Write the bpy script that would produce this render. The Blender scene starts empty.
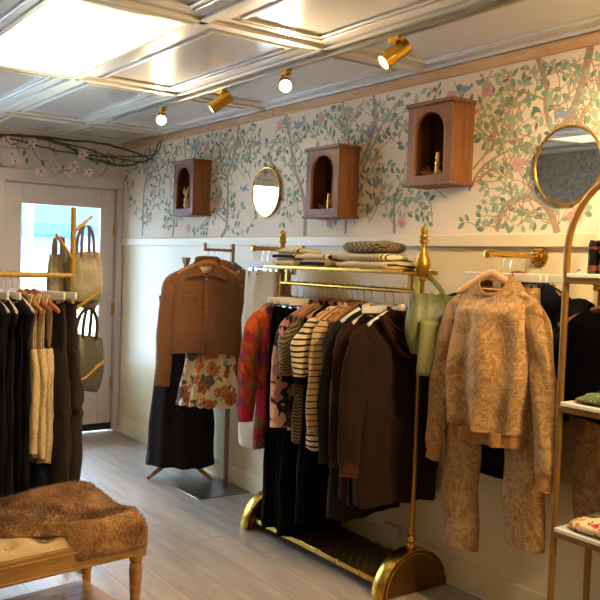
import bpy, bmesh, math, random
from mathutils import Vector, Matrix, noise as mnoise
PI = math.pi
rnd = random.Random(11)
SC = bpy.context.scene
COL = SC.collection

# ------------------------------------------------------------------ materials
def lin(h):
    h = h.lstrip('#')
    v = [int(h[i:i+2], 16)/255 for i in (0, 2, 4)]
    return tuple(c/12.92 if c <= .04045 else ((c+.055)/1.055)**2.4 for c in v) + (1,)

class NT:
    def __init__(s, name):
        s.m = bpy.data.materials.new(name); s.m.use_nodes = True
        s.t = s.m.node_tree; s.n = s.t.nodes; s.l = s.t.links
        s.b = s.n['Principled BSDF']
    def new(s, kind, **kw):
        n = s.n.new(kind)
        for k, v in kw.items():
            if k in n.inputs.keys(): n.inputs[k].default_value = v
            else: setattr(n, k, v)
        return n
    def link(s, a, b): s.l.new(a, b)
    def coord(s, scale=(1, 1, 1), kind='Object', rot=(0, 0, 0)):
        tc = s.n.new('ShaderNodeTexCoord'); mp = s.n.new('ShaderNodeMapping')
        mp.inputs['Scale'].default_value = scale; mp.inputs['Rotation'].default_value = rot
        s.link(tc.outputs[kind], mp.inputs['Vector']); return mp.outputs['Vector']
    def noise(s, vec, scale, detail=3, rough=.5, dist=0):
        n = s.new('ShaderNodeTexNoise', Scale=scale, Detail=detail, Roughness=rough, Distortion=dist)
        s.link(vec, n.inputs['Vector']); return n
    def ramp(s, fac, stops, interp='LINEAR'):
        r = s.n.new('ShaderNodeValToRGB'); r.color_ramp.interpolation = interp
        e = r.color_ramp.elements
        while len(e) < len(stops): e.new(.5)
        for el, (p, c) in zip(e, stops):
            el.position = p; el.color = lin(c) if isinstance(c, str) else c
        s.link(fac, r.inputs['Fac']); return r.outputs['Color']
    def mix(s, fac, a, b, mode='MIX'):
        n = s.n.new('ShaderNodeMix'); n.data_type = 'RGBA'; n.blend_type = mode
        for i, v in ((0, fac), (6, a), (7, b)):
            if hasattr(v, 'is_linked'): s.link(v, n.inputs[i])
            elif isinstance(v, str): n.inputs[i].default_value = lin(v)
            else: n.inputs[i].default_value = v
        return n.outputs[2]
    def math(s, op, a, b=0.0, c=0.0):
        n = s.n.new('ShaderNodeMath'); n.operation = op
        for i, v in enumerate((a, b, c)):
            if hasattr(v, 'is_linked'): s.link(v, n.inputs[i])
            else: n.inputs[i].default_value = v
        return n.outputs[0]
    def sep(s, vec):
        n = s.n.new('ShaderNodeSeparateXYZ'); s.link(vec, n.inputs[0]); return n.outputs
    def bump(s, h, strength=.3, dist=.01):
        n = s.new('ShaderNodeBump', Strength=strength, Distance=dist)
        s.link(h, n.inputs['Height']); s.link(n.outputs['Normal'], s.b.inputs['Normal'])
    def col(s, c):
        if hasattr(c, 'is_linked'): s.link(c, s.b.inputs['Base Color'])
        else: s.b.inputs['Base Color'].default_value = lin(c)
    def set(s, rough=.6, metal=0, spec=.5, sheen=0, coat=0, coat_rough=.1):
        s.b.inputs['Roughness'].default_value = rough; s.b.inputs['Metallic'].default_value = metal
        s.b.inputs['Specular IOR Level'].default_value = spec
        s.b.inputs['Sheen Weight'].default_value = sheen
        s.b.inputs['Coat Weight'].default_value = coat; s.b.inputs['Coat Roughness'].default_value = coat_rough
        return s.m

def plain(name, c, rough=.6, metal=0, spec=.5, coat=0, var=.06, nscale=12, bump=0, sheen=0):
    t = NT(name); v = t.coord()
    n = t.noise(v, nscale, 4)
    t.col(t.mix(1.0, c, t.ramp(n.outputs['Fac'], [(.25, (1-var*2,)*3+(1,)), (.75, (1, 1, 1, 1))]), 'MULTIPLY'))
    if bump: t.bump(n.outputs['Fac'], bump, .004)
    return t.set(rough, metal, spec, sheen, coat)

def fabric(name, c, c2=None, rough=.85, weave=260, var=.12, bump=.25, sheen=.15, spec=.25):
    t = NT(name); v = t.coord()
    n = t.noise(v, 7, 4); w = t.noise(v, weave, 2)
    base = t.mix(n.outputs['Fac'], c, c2 or c)
    t.col(t.mix(1.0, base, t.ramp(w.outputs['Fac'], [(.3, (1-var*2.2,)*3+(1,)), (.7, (1, 1, 1, 1))]), 'MULTIPLY'))
    t.bump(w.outputs['Fac'], bump, .002)
    return t.set(rough, 0, spec, sheen)

def wood(name, c, c2, scale=6, rough=.45, axis=2, coat=0, stretch=9):
    t = NT(name); sc = [stretch]*3; sc[axis] = 1
    v = t.coord(tuple(sc))
    n = t.noise(v, scale, 6, .6, .6)
    t.col(t.ramp(n.outputs['Fac'], [(.3, c2), (.62, c)]))
    t.bump(n.outputs['Fac'], .12, .003)
    return t.set(rough, 0, .4, 0, coat)

def metal(name, c, rough=.3, var=.1):
    t = NT(name); v = t.coord(); n = t.noise(v, 20, 3)
    t.col(c); var *= .3; t.link(t.ramp(n.outputs['Fac'], [(.3, (max(rough-var, .01),)*3+(1,)), (.7, (rough+var,)*3+(1,))]), t.b.inputs['Roughness'])
    m = t.set(rough, 1, .5); return m

def floral(name, base, pets, scale=14, size=.42, leaves=('#59603a', .3), base2=None, center=None, wobble=.035):
    """cloth printed with scattered petalled blooms and leaf sprays"""
    t = NT(name); v = t.coord()
    wob = t.noise(v, 30, 2)
    vm = t.new('ShaderNodeVectorMath', operation='MULTIPLY_ADD')
    t.link(wob.outputs['Color'], vm.inputs[0]); vm.inputs[1].default_value = (wobble,)*3; t.link(v, vm.inputs[2])
    vv = vm.outputs[0]
    vo = t.new('ShaderNodeTexVoronoi', Scale=scale); t.link(vv, vo.inputs['Vector'])
    pick = t.sep(vo.outputs['Color'])[0]
    k = len(pets); stops = [(i/k, p) for i, p in enumerate(pets)]
    petc = t.ramp(pick, stops, 'CONSTANT')
    pn = t.noise(vv, scale*5, 2)
    petc = t.mix(t.ramp(pn.outputs['Fac'], [(.4, '#000000'), (.6, '#707070')]), petc, base)
    d = t.math('ADD', vo.outputs['Distance'], t.math('MULTIPLY', t.math('SUBTRACT', t.noise(vv, scale*3, 2).outputs['Fac'], .5), .5))
    mask = t.math('LESS_THAN', d, size)
    vl = t.new('ShaderNodeTexVoronoi', Scale=scale*1.7); t.link(vv, vl.inputs['Vector'])
    dl = t.math('ADD', vl.outputs['Distance'], t.math('MULTIPLY', t.math('SUBTRACT', t.noise(vv, scale*6, 2).outputs['Fac'], .5), .6))
    ml = t.math('LESS_THAN', dl, leaves[1])
    b = base if base2 is None else t.mix(t.noise(v, 6, 2).outputs['Fac'], base, base2)
    c = t.mix(ml, b, leaves[0]); c = t.mix(mask, c, petc)
    if center: c = t.mix(t.math('LESS_THAN', vo.outputs['Distance'], .11), c, center)
    t.col(c); w = t.noise(v, 260, 2); t.bump(w.outputs['Fac'], .2, .002)
    return t.set(.8, 0, .25, .1)

def stripes(name, a, b, period=.03, duty=.3, axis=2, rough=.85):
    t = NT(name); v = t.coord(); s = t.sep(v)[axis]
    n = t.noise(v, 9, 2).outputs['Fac']
    f = t.math('FRACT', t.math('MULTIPLY', t.math('ADD', s, t.math('MULTIPLY', n, .02)), 1/period))
    t.col(t.mix(t.math('LESS_THAN', f, duty), a, b))
    w = t.noise(v, 220, 2); t.bump(w.outputs['Fac'], .3, .002)
    return t.set(rough, 0, .25, .15)

def check(name, a, b, size=.007):
    t = NT(name); v = t.coord((1/size,)*3); s = t.sep(v)
    f = t.math('MULTIPLY', t.math('SINE', t.math('ADD', s[0], t.math('MULTIPLY', s[1], .5))), t.math('SINE', t.math('ADD', s[2], t.math('MULTIPLY', s[0], .3))))
    n = t.noise(t.coord(), 8, 3).outputs['Fac']
    t.col(t.mix(t.math('GREATER_THAN', t.math('ADD', f, t.math('MULTIPLY', t.math('SUBTRACT', n, .5), .4)), .05), a, b))
    return t.set(.85, 0, .25, .15)

def toile(name, a, b, scale=9):
    t = NT(name); v = t.coord()
    n = t.noise(v, scale, 5, .6, 1.6); n2 = t.noise(v, scale*4, 4, .6, 1.2)
    f = t.math('ADD', n.outputs['Fac'], t.math('MULTIPLY', n2.outputs['Fac'], .55))
    t.col(t.ramp(f, [(.68, a), (.76, b), (.82, a), (.90, b)]))
    w = t.noise(v, 240, 2); t.bump(w.outputs['Fac'], .25, .002)
    return t.set(.8, 0, .3, .2)

def emit(name, c, s, rough=.5):
    t = NT(name); t.col(c); t.b.inputs['Emission Color'].default_value = lin(c)
    t.b.inputs['Emission Strength'].default_value = s; return t.set(rough)

def glass(name):
    t = NT(name); tr = t.n.new('ShaderNodeBsdfTransparent'); gl_ = t.n.new('ShaderNodeBsdfGlossy'); gl_.inputs['Roughness'].default_value = .01
    mx = t.n.new('ShaderNodeMixShader'); fr = t.n.new('ShaderNodeFresnel'); fr.inputs['IOR'].default_value = 1.3
    t.link(fr.outputs[0], mx.inputs[0]); t.link(tr.outputs[0], mx.inputs[1]); t.link(gl_.outputs[0], mx.inputs[2])
    t.link(mx.outputs[0], t.n['Material Output'].inputs['Surface']); return t.m

# ------------------------------------------------------------------ mesh builder
class MB:
    def __init__(s): s.v = []; s.f = []; s.mi = []; s.sm = []
    def add(s, verts, faces, mi=0, smooth=True):
        o = len(s.v); s.v += [tuple(p) for p in verts]
        for f in faces: s.f.append([i+o for i in f]); s.mi.append(mi); s.sm.append(smooth)
        return s
    def box(s, x0, x1, y0, y1, z0, z1, mi=0):
        v = [(x, y, z) for z in (z0, z1) for y in (y0, y1) for x in (x0, x1)]
        return s.add(v, [(0, 2, 3, 1), (4, 5, 7, 6), (0, 1, 5, 4), (2, 6, 7, 3), (0, 4, 6, 2), (1, 3, 7, 5)], mi, False)
    def obox(s, c, size, rot=(0, 0, 0), mi=0):
        from mathutils import Euler
        M = Euler(rot).to_matrix(); c = Vector(c)
        v = [c + M @ Vector((sx*size[0]/2, sy*size[1]/2, sz*size[2]/2)) for sz in (-1, 1) for sy in (-1, 1) for sx in (-1, 1)]
        return s.add(v, [(0, 2, 3, 1), (4, 5, 7, 6), (0, 1, 5, 4), (2, 6, 7, 3), (0, 4, 6, 2), (1, 3, 7, 5)], mi, False)
    def tube(s, pts, r, seg=12, mi=0, caps=True, ell=None, up=None):
        """swept tube; r number or list; ell=(a,b) or list scales the section along side/normal"""
        P = [Vector(p) for p in pts]; n = len(P)
        R = r if isinstance(r, (list, tuple)) else [r]*n
        E = ell if isinstance(ell, list) else [ell or (1, 1)]*n
        T = [(P[min(i+1, n-1)]-P[max(i-1, 0)]).normalized() for i in range(n)]
        a = Vector(up) if up else (Vector((0, 0, 1)) if abs(T[0].z) < .9 else Vector((1, 0, 0)))
        N = (a - T[0]*a.dot(T[0])).normalized()
        vs = []
        for i in range(n):
            N = (N - T[i]*N.dot(T[i])).normalized(); B = T[i].cross(N)
            for k in range(seg):
                t = 2*PI*k/seg
                vs.append(P[i] + N*(math.cos(t)*R[i]*E[i][0]) + B*(math.sin(t)*R[i]*E[i][1]))
        fs = [(i*seg+k, i*seg+(k+1) % seg, (i+1)*seg+(k+1) % seg, (i+1)*seg+k) for i in range(n-1) for k in range(seg)]
        if caps: fs += [tuple(range(seg))[::-1], tuple((n-1)*seg+k for k in range(seg))]
        return s.add(vs, fs, mi)
    def lathe(s, prof, c=(0, 0, 0), seg=24, mi=0, axis='z', caps=True):
        vs = []
        for r, h in prof:
            for k in range(seg):
                t = 2*PI*k/seg; a, b = r*math.cos(t), r*math.sin(t)
                p = {'z': (a, b, h), 'x': (h, a, b), 'y': (b, h, a)}[axis]
                vs.append((p[0]+c[0], p[1]+c[1], p[2]+c[2]))
        n = len(prof)
        fs = [(i*seg+k, i*seg+(k+1) % seg, (i+1)*seg+(k+1) % seg, (i+1)*seg+k) for i in range(n-1) for k in range(seg)]
        if caps: fs += [tuple(range(seg))[::-1], tuple((n-1)*seg+k for k in range(seg))]
        return s.add(vs, fs, mi)
    def ball(s, c, r, sc=(1, 1, 1), mi=0, seg=12):
        prof = [(max(math.sin(PI*i/seg), .001), -math.cos(PI*i/seg)) for i in range(seg+1)]
        vs = []; m = seg*2
        for a, h in prof:
            for k in range(m):
                t = 2*PI*k/m; vs.append((c[0]+r*sc[0]*a*math.cos(t), c[1]+r*sc[1]*a*math.sin(t), c[2]+r*sc[2]*h))
        fs = [(i*m+k, i*m+(k+1) % m, (i+1)*m+(k+1) % m, (i+1)*m+k) for i in range(seg) for k in range(m)]
        return s.add(vs, fs, mi)
    def spun(s, o, d, prof, seg=28, mi=0, caps=(1, 1)):
        """profile (radius, distance) spun about direction d from o"""
        o = Vector(o); d = Vector(d).normalized(); a = Vector((0, 0, 1)) if abs(d.z) < .9 else Vector((1, 0, 0)); N = (a-d*a.dot(d)).normalized(); B = d.cross(N); vs = []
        for r, h in prof:
            for k in range(seg): t = 2*PI*k/seg; vs.append(o+d*h+N*(r*math.cos(t))+B*(r*math.sin(t)))
        n = len(prof); fs = [(i*seg+k, i*seg+(k+1) % seg, (i+1)*seg+(k+1) % seg, (i+1)*seg+k) for i in range(n-1) for k in range(seg)]
        if caps[0]: fs.append(tuple(range(seg))[::-1])
        if caps[1]: fs.append(tuple((n-1)*seg+k for k in range(seg)))
        return s.add(vs, fs, mi)
    def grid(s, fn, nu, nv, mi=0, closeu=False):
        vs = [fn(i/(nu if closeu else nu-1), j/(nv-1)) for j in range(nv) for i in range(nu)]
        mu = nu if closeu else nu-1
        fs = [(j*nu+i, j*nu+(i+1) % nu, (j+1)*nu+(i+1) % nu, (j+1)*nu+i) for j in range(nv-1) for i in range(mu)]
        return s.add(vs, fs, mi)
    def prism(s, poly, axis, lo, hi, mi=0, smooth=False):
        n = len(poly); vs = []
        for h in (lo, hi):
            for a, b in poly: vs.append({'x': (h, a, b), 'y': (a, h, b), 'z': (a, b, h)}[axis])
        return s.add(vs, [tuple(range(n))[::-1], tuple(range(n, 2*n))] + [(k, (k+1) % n, n+(k+1) % n, n+k) for k in range(n)], mi, smooth)
    def build(s, name, mats, parent=None, bevel=0, solid=0, angle=40, subsurf=0):
        me = bpy.data.meshes.new(name); me.from_pydata(s.v, [], s.f)
        mats = mats if isinstance(mats, (list, tuple)) else [mats]
        for m in mats: me.materials.append(m)
        me.polygons.foreach_set('material_index', s.mi); me.polygons.foreach_set('use_smooth', s.sm)
        bm = bmesh.new(); bm.from_mesh(me); bmesh.ops.recalc_face_normals(bm, faces=bm.faces); bm.to_mesh(me); bm.free()
        me.update()
        try: me.set_sharp_from_angle(angle=math.radians(angle))
        except Exception: pass
        o = bpy.data.objects.new(name, me); COL.objects.link(o)
        if parent: o.parent = parent
        if bevel:
            b = o.modifiers.new('bevel', 'BEVEL'); b.width = bevel; b.segments = 2; b.limit_method = 'ANGLE'
        if solid:
            b = o.modifiers.new('thickness', 'SOLIDIFY'); b.thickness = solid; b.offset = -1
        return o

def tag(o, label, cat, group=None):
    o['label'] = label; o['category'] = cat
    if group: o['group'] = group
    return o
def thing(name, label, cat, loc=(0, 0, 0), rz=0, group=None):
    o = bpy.data.objects.new(name, None); COL.objects.link(o); o.empty_display_size = .05
    o.location = loc; o.rotation_euler = (0, 0, rz); return tag(o, label, cat, group)
def struct(o, label=None):
    o['kind'] = 'structure'
    if label: o['label'] = label
    return o
def copy_tree(o, loc=None, rz=None, label=None, group=None, parent=None):
    c = o.copy(); COL.objects.link(c); c.parent = parent
    if loc is not None: c.location = loc
    if rz is not None: c.rotation_euler = (0, 0, rz)
    if label: c['label'] = label
    if group: c['group'] = group
    for ch in list(o.children): copy_tree(ch, parent=c)
    return c

def sm(t): return t*t*(3-2*t)
def lerp_rows(rows, z):
    if z >= rows[0][0]: return rows[0][1:]
    for a, b in zip(rows, rows[1:]):
        if z >= b[0]:
            t = (a[0]-z)/(a[0]-b[0]); return tuple(p+(q-p)*t for p, q in zip(a[1:], b[1:]))
    return rows[-1][1:]

# ------------------------------------------------------------------ the materials of the place
WHITE = plain('white_paint', '#d9d2c4', .42, var=.03, nscale=3)
CREAM = plain('cream_panel_paint', '#ead9b0', .38, var=.04, nscale=2)
DOORP = plain('door_paint', '#d6cac8', .4, var=.03)
CEILM = plain('glossy_white_ceiling', '#d9d5cf', .16, var=.04, nscale=2, coat=.3)
CEILB = plain('white_ceiling_bar', '#dcd6cb', .28, var=.03)
PAPER = plain('cream_wallpaper', '#eedcc2', .75, var=.05, nscale=5)
LEAF1 = plain('leaf_print_green', '#86a084', .75); LEAF2 = plain('leaf_print_sage', '#a5b798', .75)
LEAF3 = plain('leaf_print_deep', '#688872', .75); BARK = plain('branch_print_brown', '#b89b80', .75, var=.15, nscale=60)
PINK = plain('blossom_print_pink', '#e0aaa8', .75); BIRD = plain('bird_print_blue', '#949cb0', .75)
ORNG = plain('berry_print_orange', '#d98a5f', .75); TAN = plain('butterfly_print_tan', '#c2a266', .75)
CROWN = wood('pale_crown_wood', '#d9b183', '#c4935f', 5, .5, 1)
BRASS = metal('brass', '#c99a3c', .3); GOLD = metal('brushed_gold', '#d0a244', .26)
GOLDP = plain('gold_paint', '#b0842c', .35, metal=.7, var=.1)
GOLDD = metal('antique_gold', '#a87a2c', .36)
CHROME = metal('chrome', '#c9c9c9', .15, .05); STEEL = metal('brushed_steel', '#a29f9b', .35)
WALNUT = wood('walnut_cabinet_wood', '#82522c', '#61391c', 5, .45, 2)
DARKIN = wood('dark_cabinet_lining', '#3c2413', '#2a180c', 5, .6, 2)
OAK = wood('carved_oak', '#a87c42', '#7d5727', 6, .45, 0)
HONEY = wood('honey_hanger_wood', '#c98246', '#a8622c', 6, .35, 0); PALEW = wood('pale_hanger_wood', '#dba878', '#c48c58', 6, .4, 0)
WALHG = wood('brown_hanger_wood', '#9a6238', '#7d4a26', 6, .4, 0)
WHITEW = plain('white_hanger_lacquer', '#ddd6c8', .35)
BLACKF = fabric('black_cloth', '#08080a', '#0e0d10', .95, sheen=.03, spec=.1); NAVYF = fabric('navy_cloth', '#0d0e14', '#13151d', .95, sheen=.03, spec=.1)
CHARC = fabric('charcoal_brown_cloth', '#211a1b', '#2a2324', .92, sheen=.05, spec=.12)
BROWND = fabric('dark_brown_cloth', '#2e1a10', '#381f14', .95, sheen=.03, spec=.1); BROWNK = fabric('cocoa_knit', '#281911', '#301f15', .95, 180, sheen=.03, spec=.1)
BROWNM = fabric('chocolate_ribbed_knit', '#3f210f', '#4a2914', .95, 160, sheen=.03, spec=.1)
CAMEL = fabric('brown_brushed_wool', '#7c5230', '#8a5e38', .9, 200)
CREAMK = fabric('cream_knit', '#dfc69a', '#d2b585', .9, 130, .2, .6)
CREAMC = fabric('cream_crochet', '#d8cdb2', '#c4b795', .9, 60, .35, .9)
CREAMD = fabric('cream_denim', '#ddc9a8', '#e6d5b8', .85)
LABELM = plain('woven_label', '#e2d3b4', .8)
TAUPE = fabric('taupe_canvas', '#a39a86', '#93896f', .8, 120, .15, .4)
OLIVE = fabric('olive_leather', '#55564a', '#45463a', .45, 90, .1, .2, 0, .5)
GREYB = fabric('grey_felt', '#6f6f68', '#5f5f58', .9)
SAGE = fabric('sage_leather', '#777a4a', '#696c3e', .5, 80, .08, .2, 0, .5)
SAGEP = fabric('sage_suede', '#84834f', '#7a7948', .85, 120, .1, .3)
CUSH = fabric('beige_linen', '#cfb288', '#c5a67a', .85, 200)
RIBT = fabric('tan_ribbing', '#b07c44', '#a5713b', .9, 160)
TOILE = toile('tan_toile_print', '#ad8754', '#835f34', 5); TOILE2 = toile('pale_toile_print', '#b08a58', '#85613a', 6)
RUST = floral('rust_floral_print', '#e2cda2', ['#b5602a', '#c77436', '#4a4148', '#a8522a', '#5c4a50'], 11, .52, ('#8a6a4a', .28), center='#6a3a1c')
BRIGHT = floral('bright_floral_print', '#a33418', ['#b01438', '#8a1c30', '#7a2f66', '#c4581c', '#6a6a24', '#c43050'], 15, .56, ('#4f4a20', .36), base2='#a84a1a', wobble=.07)
DUSKY = floral('dusky_floral_print', '#1e1a1e', ['#c99a88', '#d6ab98', '#b8787a', '#c48a78'], 15, .52, ('#8a2030', .2))
HOUND = check('olive_houndstooth', '#857049', '#1c1812', .0027)
STRIPE = stripes('cream_black_stripe', '#d6bf8c', '#15120f', .028, .36)
STRIPE2 = stripes('tan_black_stripe', '#c9a368', '#241a14', .03, .2)
STRIPF = stripes('folded_stripe', '#e0cfa8', '#171a26', .022, .35, 1)
GREENFL = floral('green_floral_print', '#56683a', ['#a8242a', '#c4542a', '#8a2030'], 22, .4, ('#cfc08a', .15))
CREAMFL = floral('cream_floral_print', '#dcc79a', ['#a8242a', '#c4762a', '#b83a44'], 26, .36, ('#4a5a34', .24))
STONE = plain('mottled_grey_plaster', '#a9a9a6', .8, var=.3, nscale=26)
PANTS = fabric('slate_blue_cloth', '#4a5260', '#5a6474', .85)
WORLD, SUN, EXPO = 23.0, 4.0, 0.38
# ------------------------------------------------------------------ the shop itself
RX, RY = -4.4, -8.2                                    # far side wall and street-opposite wall
H = 2.44
# floor of long planks running beside the long wall
t = NT('oak_plank_floor'); v = t.coord(); s = t.sep(v)
px = t.math('MULTIPLY', s[0], 1/.19); row = t.math('FLOOR', px)
offs = t.new('ShaderNodeTexWhiteNoise'); offs.noise_dimensions = '1D'; t.link(row, offs.inputs['W'])
py = t.math('ADD', t.math('MULTIPLY', s[1], 1/1.5), t.math('MULTIPLY', offs.outputs['Value'], 3))
cell = t.new('ShaderNodeTexWhiteNoise'); cell.noise_dimensions = '2D'
cb = t.n.new('ShaderNodeCombineXYZ'); t.link(row, cb.inputs[0]); t.link(t.math('FLOOR', py), cb.inputs[1]); t.link(cb.outputs[0], cell.inputs['Vector'])
gr = t.noise(t.coord((7, .8, 1)), 3, 5, .55, .4)
base = t.ramp(gr.outputs['Fac'], [(.25, '#93867a'), (.5, '#a89a8c'), (.75, '#b8ab9d')])
base = t.mix(1.0, base, t.ramp(cell.outputs['Value'], [(0, (.82, .81, .80, 1)), (1, (1, 1, 1, 1))]), 'MULTIPLY')
gap = t.math('ADD', t.math('LESS_THAN', t.math('FRACT', px), .012), t.math('LESS_THAN', t.math('FRACT', py), .002))
t.col(t.mix(t.math('MINIMUM', gap, 1), base, '#5a4c40')); t.bump(gr.outputs['Fac'], .08, .002)
FLOORM = t.set(.38, 0, .5)
m = MB(); m.box(RX, 0, RY, 0, -.08, 0); struct(m.build('floor', FLOORM), 'grey brown wide oak plank floor')

# long wall: cream boards with a printed paper of trees above the rail
m = MB(); m.box(0, .14, RY, .14, -.08, H+.1); m.box(-.006, 0, RY, 0, 1.645, H)   # paper layer
m.mi[-6:] = [1]*6
for z in (.62,): m.box(-.004, 0, RY, 0, z, z+.004)
m.mi[-6:] = [0]*6
X = -.0068
_d = [0]; OCC = set()
def flat(pts, mi):                                    # polygon printed on the paper, (y, z) points
    _d[0] += 1; m.add([(X - .0001*(mi % 4)-_d[0]*2e-8, a, b) for a, b in pts], [tuple(range(len(pts)))], mi, False)
def leaf(y, z, ang, L, w, mi):
    ca, sa = math.cos(ang), math.sin(ang); pts = []
    if mi in (2, 3, 4):
        ks = {(int((y+ca*L*f)/.019), int((z+sa*L*f)/.019)) for f in (.25, .6, 1)}
        if ks & OCC: return
        OCC.update(ks)
    for a, b in ((0, 0), (.25, .8), (.55, 1), (.8, .6), (1, 0), (.8, -.6), (.55, -1), (.25, -.8)):
        a *= L; b *= w; pts.append((y + a*ca - b*sa, z + a*sa + b*ca))
    if all(1.65 < q < H-.05 and p < -.01 for p, q in pts): flat(pts, mi)
def stroke(pts, w0, w1, mi=5):
    n = len(pts)
    for i in range(n-1):
        (a, b), (c, d) = pts[i], pts[i+1]; L = math.hypot(c-a, d-b) or 1e-5; nx, nz = -(d-b)/L, (c-a)/L
        wa = w0+(w1-w0)*i/(n-1); wb = w0+(w1-w0)*(i+1)/(n-1)
        if min(b, d) < 1.648 or max(b, d) > H-.02: continue
        flat([(a+nx*wa, b+nz*wa), (a-nx*wa, b-nz*wa), (c-nx*wb, d-nz*wb), (c+nx*wb, d+nz*wb)], mi)
def smooth(pts, k=5):
    out = []; P = [pts[0]]+list(pts)+[pts[-1]]
    for i in range(1, len(P)-2):
        for j in range(k):
            t = j/k; q = []
            for c in (0, 1):
                a, b, d, e = P[i-1][c], P[i][c], P[i+1][c], P[i+2][c]
                q.append(.5*(2*b+(d-a)*t+(2*a-5*b+4*d-e)*t*t+(-a+3*b-3*d+e)*t**3))
            out.append(tuple(q))
    out.append(tuple(pts[-1])); return out
def bloom(y, z, r):
    for k in range(7):
        a = k*2*PI/7+rnd.random(); leaf(y+math.cos(a)*r*.1, z+math.sin(a)*r*.1, a, r, r*.42, 6)
    for k in range(4): leaf(y, z, rnd.random()*6.3, r*.4, r*.16, 8)
def bird(y, z, s, flip=1):
    leaf(y-flip*s*.5, z, 0 if flip > 0 else PI, s, s*.22, 7); leaf(y+flip*s*.35, z+s*.08, .4 if flip > 0 else PI-.4, s*.35, s*.13, 7)
    leaf(y-flip*s*.3, z, PI+.3 if flip > 0 else -.3, s*.6, s*.07, 7); leaf(y-flip*s*.1, z+s*.05, (PI*.8 if flip > 0 else PI*.2), s*.6, s*.12, 7)
used = []
def twig(y, z, ang, L, depth):
    pts = [(y, z)]; a = ang; n = max(3, int(L/.03))
    for i in range(n):
        a += rnd.uniform(-.28, .28); a += .06*math.sin(i*1.3)
        y += math.cos(a)*L/n; z += math.sin(a)*L/n
        if z > H-.06 or z < 1.67 or y > -.03: break
        pts.append((y, z))
        if rnd.random() < .72:
            sd = rnd.choice((-1, 1)); la = a+sd*rnd.uniform(.5, 1.1); Ll = rnd.uniform(.034, .056)
            leaf(y+math.cos(la)*.006, z+math.sin(la)*.006, la, Ll, Ll*.24, rnd.choice((2, 2, 3, 3, 4)))
        if rnd.random() < .12: leaf(y, z, rnd.random()*6, .012, .006, 8)
        if depth > 0 and rnd.random() < .3: twig(y, z, a+rnd.choice((-1, 1))*rnd.uniform(.5, 1.1), L*.55, depth-1)
    if len(pts) > 1:
        stroke(smooth(pts, 3), .0032, .0012)
        yy, zz = pts[-1]
        for da in (-.6, 0, .6): leaf(yy, zz, a+da, rnd.uniform(.036, .054), .012, rnd.choice((2, 3, 4)))
TR = [(.014, .007, [(-.41, 1.67), (-.42, 2.02), (-.46, 2.13), (-.54, 2.27), (-.64, 2.37)]), (.006, .003, [(-.46, 2.04), (-.55, 2.15), (-.65, 2.22)]),
 (.016, .008, [(-1.68, 1.65), (-1.75, 1.74), (-1.75, 2.0), (-1.74, 2.05), (-1.83, 2.23), (-1.87, 2.4)]), (.009, .005, [(-1.74, 2.04), (-1.66, 2.18), (-1.62, 2.32), (-1.65, 2.42)]),
 (.007, .003, [(-1.75, 1.75), (-1.56, 1.83), (-1.43, 1.8)]), (.018, .009, [(-2.66, 1.65), (-2.64, 1.86), (-2.52, 2.08), (-2.48, 2.21), (-2.42, 2.41)]),
 (.008, .004, [(-2.5, 2.2), (-2.61, 2.24), (-2.68, 2.3)]), (.006, .003, [(-2.64, 1.86), (-2.54, 1.93)]),
 (.013, .008, [(-3.15, 2.03), (-3.23, 2.17), (-3.25, 2.3), (-3.23, 2.41)]), (.01, .006, [(-3.04, 1.66), (-3.04, 2.12), (-3.03, 2.23), (-3.0, 2.32), (-2.96, 2.41)]),
 (.005, .003, [(-3.04, 2.22), (-2.9, 2.27)]), (.009, .004, [(-3.1, 1.9), (-3.26, 2.15), (-3.33, 2.25), (-3.44, 2.34)]), (.01, .004, [(-3.44, 1.66), (-3.43, 1.83), (-3.48, 1.88)]),
 (.018, .02, [(-4.56, 2.41), (-4.53, 2.27), (-4.49, 2.15), (-4.43, 2.07), (-4.39, 2.0)]), (.012, .01, [(-4.29, 2.41), (-4.35, 2.27), (-4.35, 2.19), (-4.38, 2.09), (-4.43, 2.07)]),
 (.005, .003, [(-4.35, 2.21), (-4.26, 2.25), (-4.16, 2.28)]), (.018, .008, [(-4.44, 1.65), (-4.42, 1.7), (-4.37, 1.77), (-4.29, 1.81), (-4.21, 1.8), (-4.14, 1.76), (-4.12, 1.66)]),
 (.006, .004, [(-3.96, 1.95), (-4.05, 2.03), (-4.08, 2.05), (-4.22, 2.06)]), (.007, .004, [(-3.94, 1.85), (-4.0, 1.94), (-4.11, 2.0), (-4.27, 2.04)]),
 (.005, .003, [(-4.08, 2.05), (-4.03, 2.1), (-3.97, 2.14)]), (.005, .003, [(-4.11, 2.0), (-4.16, 2.11), (-4.21, 2.19)]), (.005, .003, [(-4.62, 2.23), (-4.56, 2.16), (-4.5, 2.08)]),
 (.014, .008, [(-.95, 1.66), (-1.0, 1.9), (-1.12, 2.1), (-1.1, 2.4)]), (.006, .003, [(-1.12, 2.1), (-1.25, 2.2), (-1.3, 2.34)]), (.006, .003, [(-4.37, 1.77), (-4.34, 1.83)]),
 (.02, .01, [(-4.95, 1.66), (-5.0, 1.9), (-4.85, 2.1), (-4.9, 2.4)]), (.02, .01, [(-5.8, 1.66), (-5.7, 1.9), (-5.85, 2.1), (-5.8, 2.4)])]
for w0, w1, pts in TR:
    sp = smooth(pts, 6); stroke(sp, w0, w1); n = len(sp)
    for i in range(1, n-1):
        if rnd.random() < .34:
            a = math.atan2(sp[i+1][1]-sp[i-1][1], sp[i+1][0]-sp[i-1][0])
            twig(sp[i][0], sp[i][1], a+rnd.choice((-1, 1))*rnd.uniform(.45, 1.1), rnd.uniform(.14, .3), 1)
for _ in range(150): twig(rnd.uniform(-6.4, -.05), rnd.uniform(1.7, 2.3), rnd.uniform(.3, 2.8), rnd.uniform(.12, .26), 1)
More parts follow.
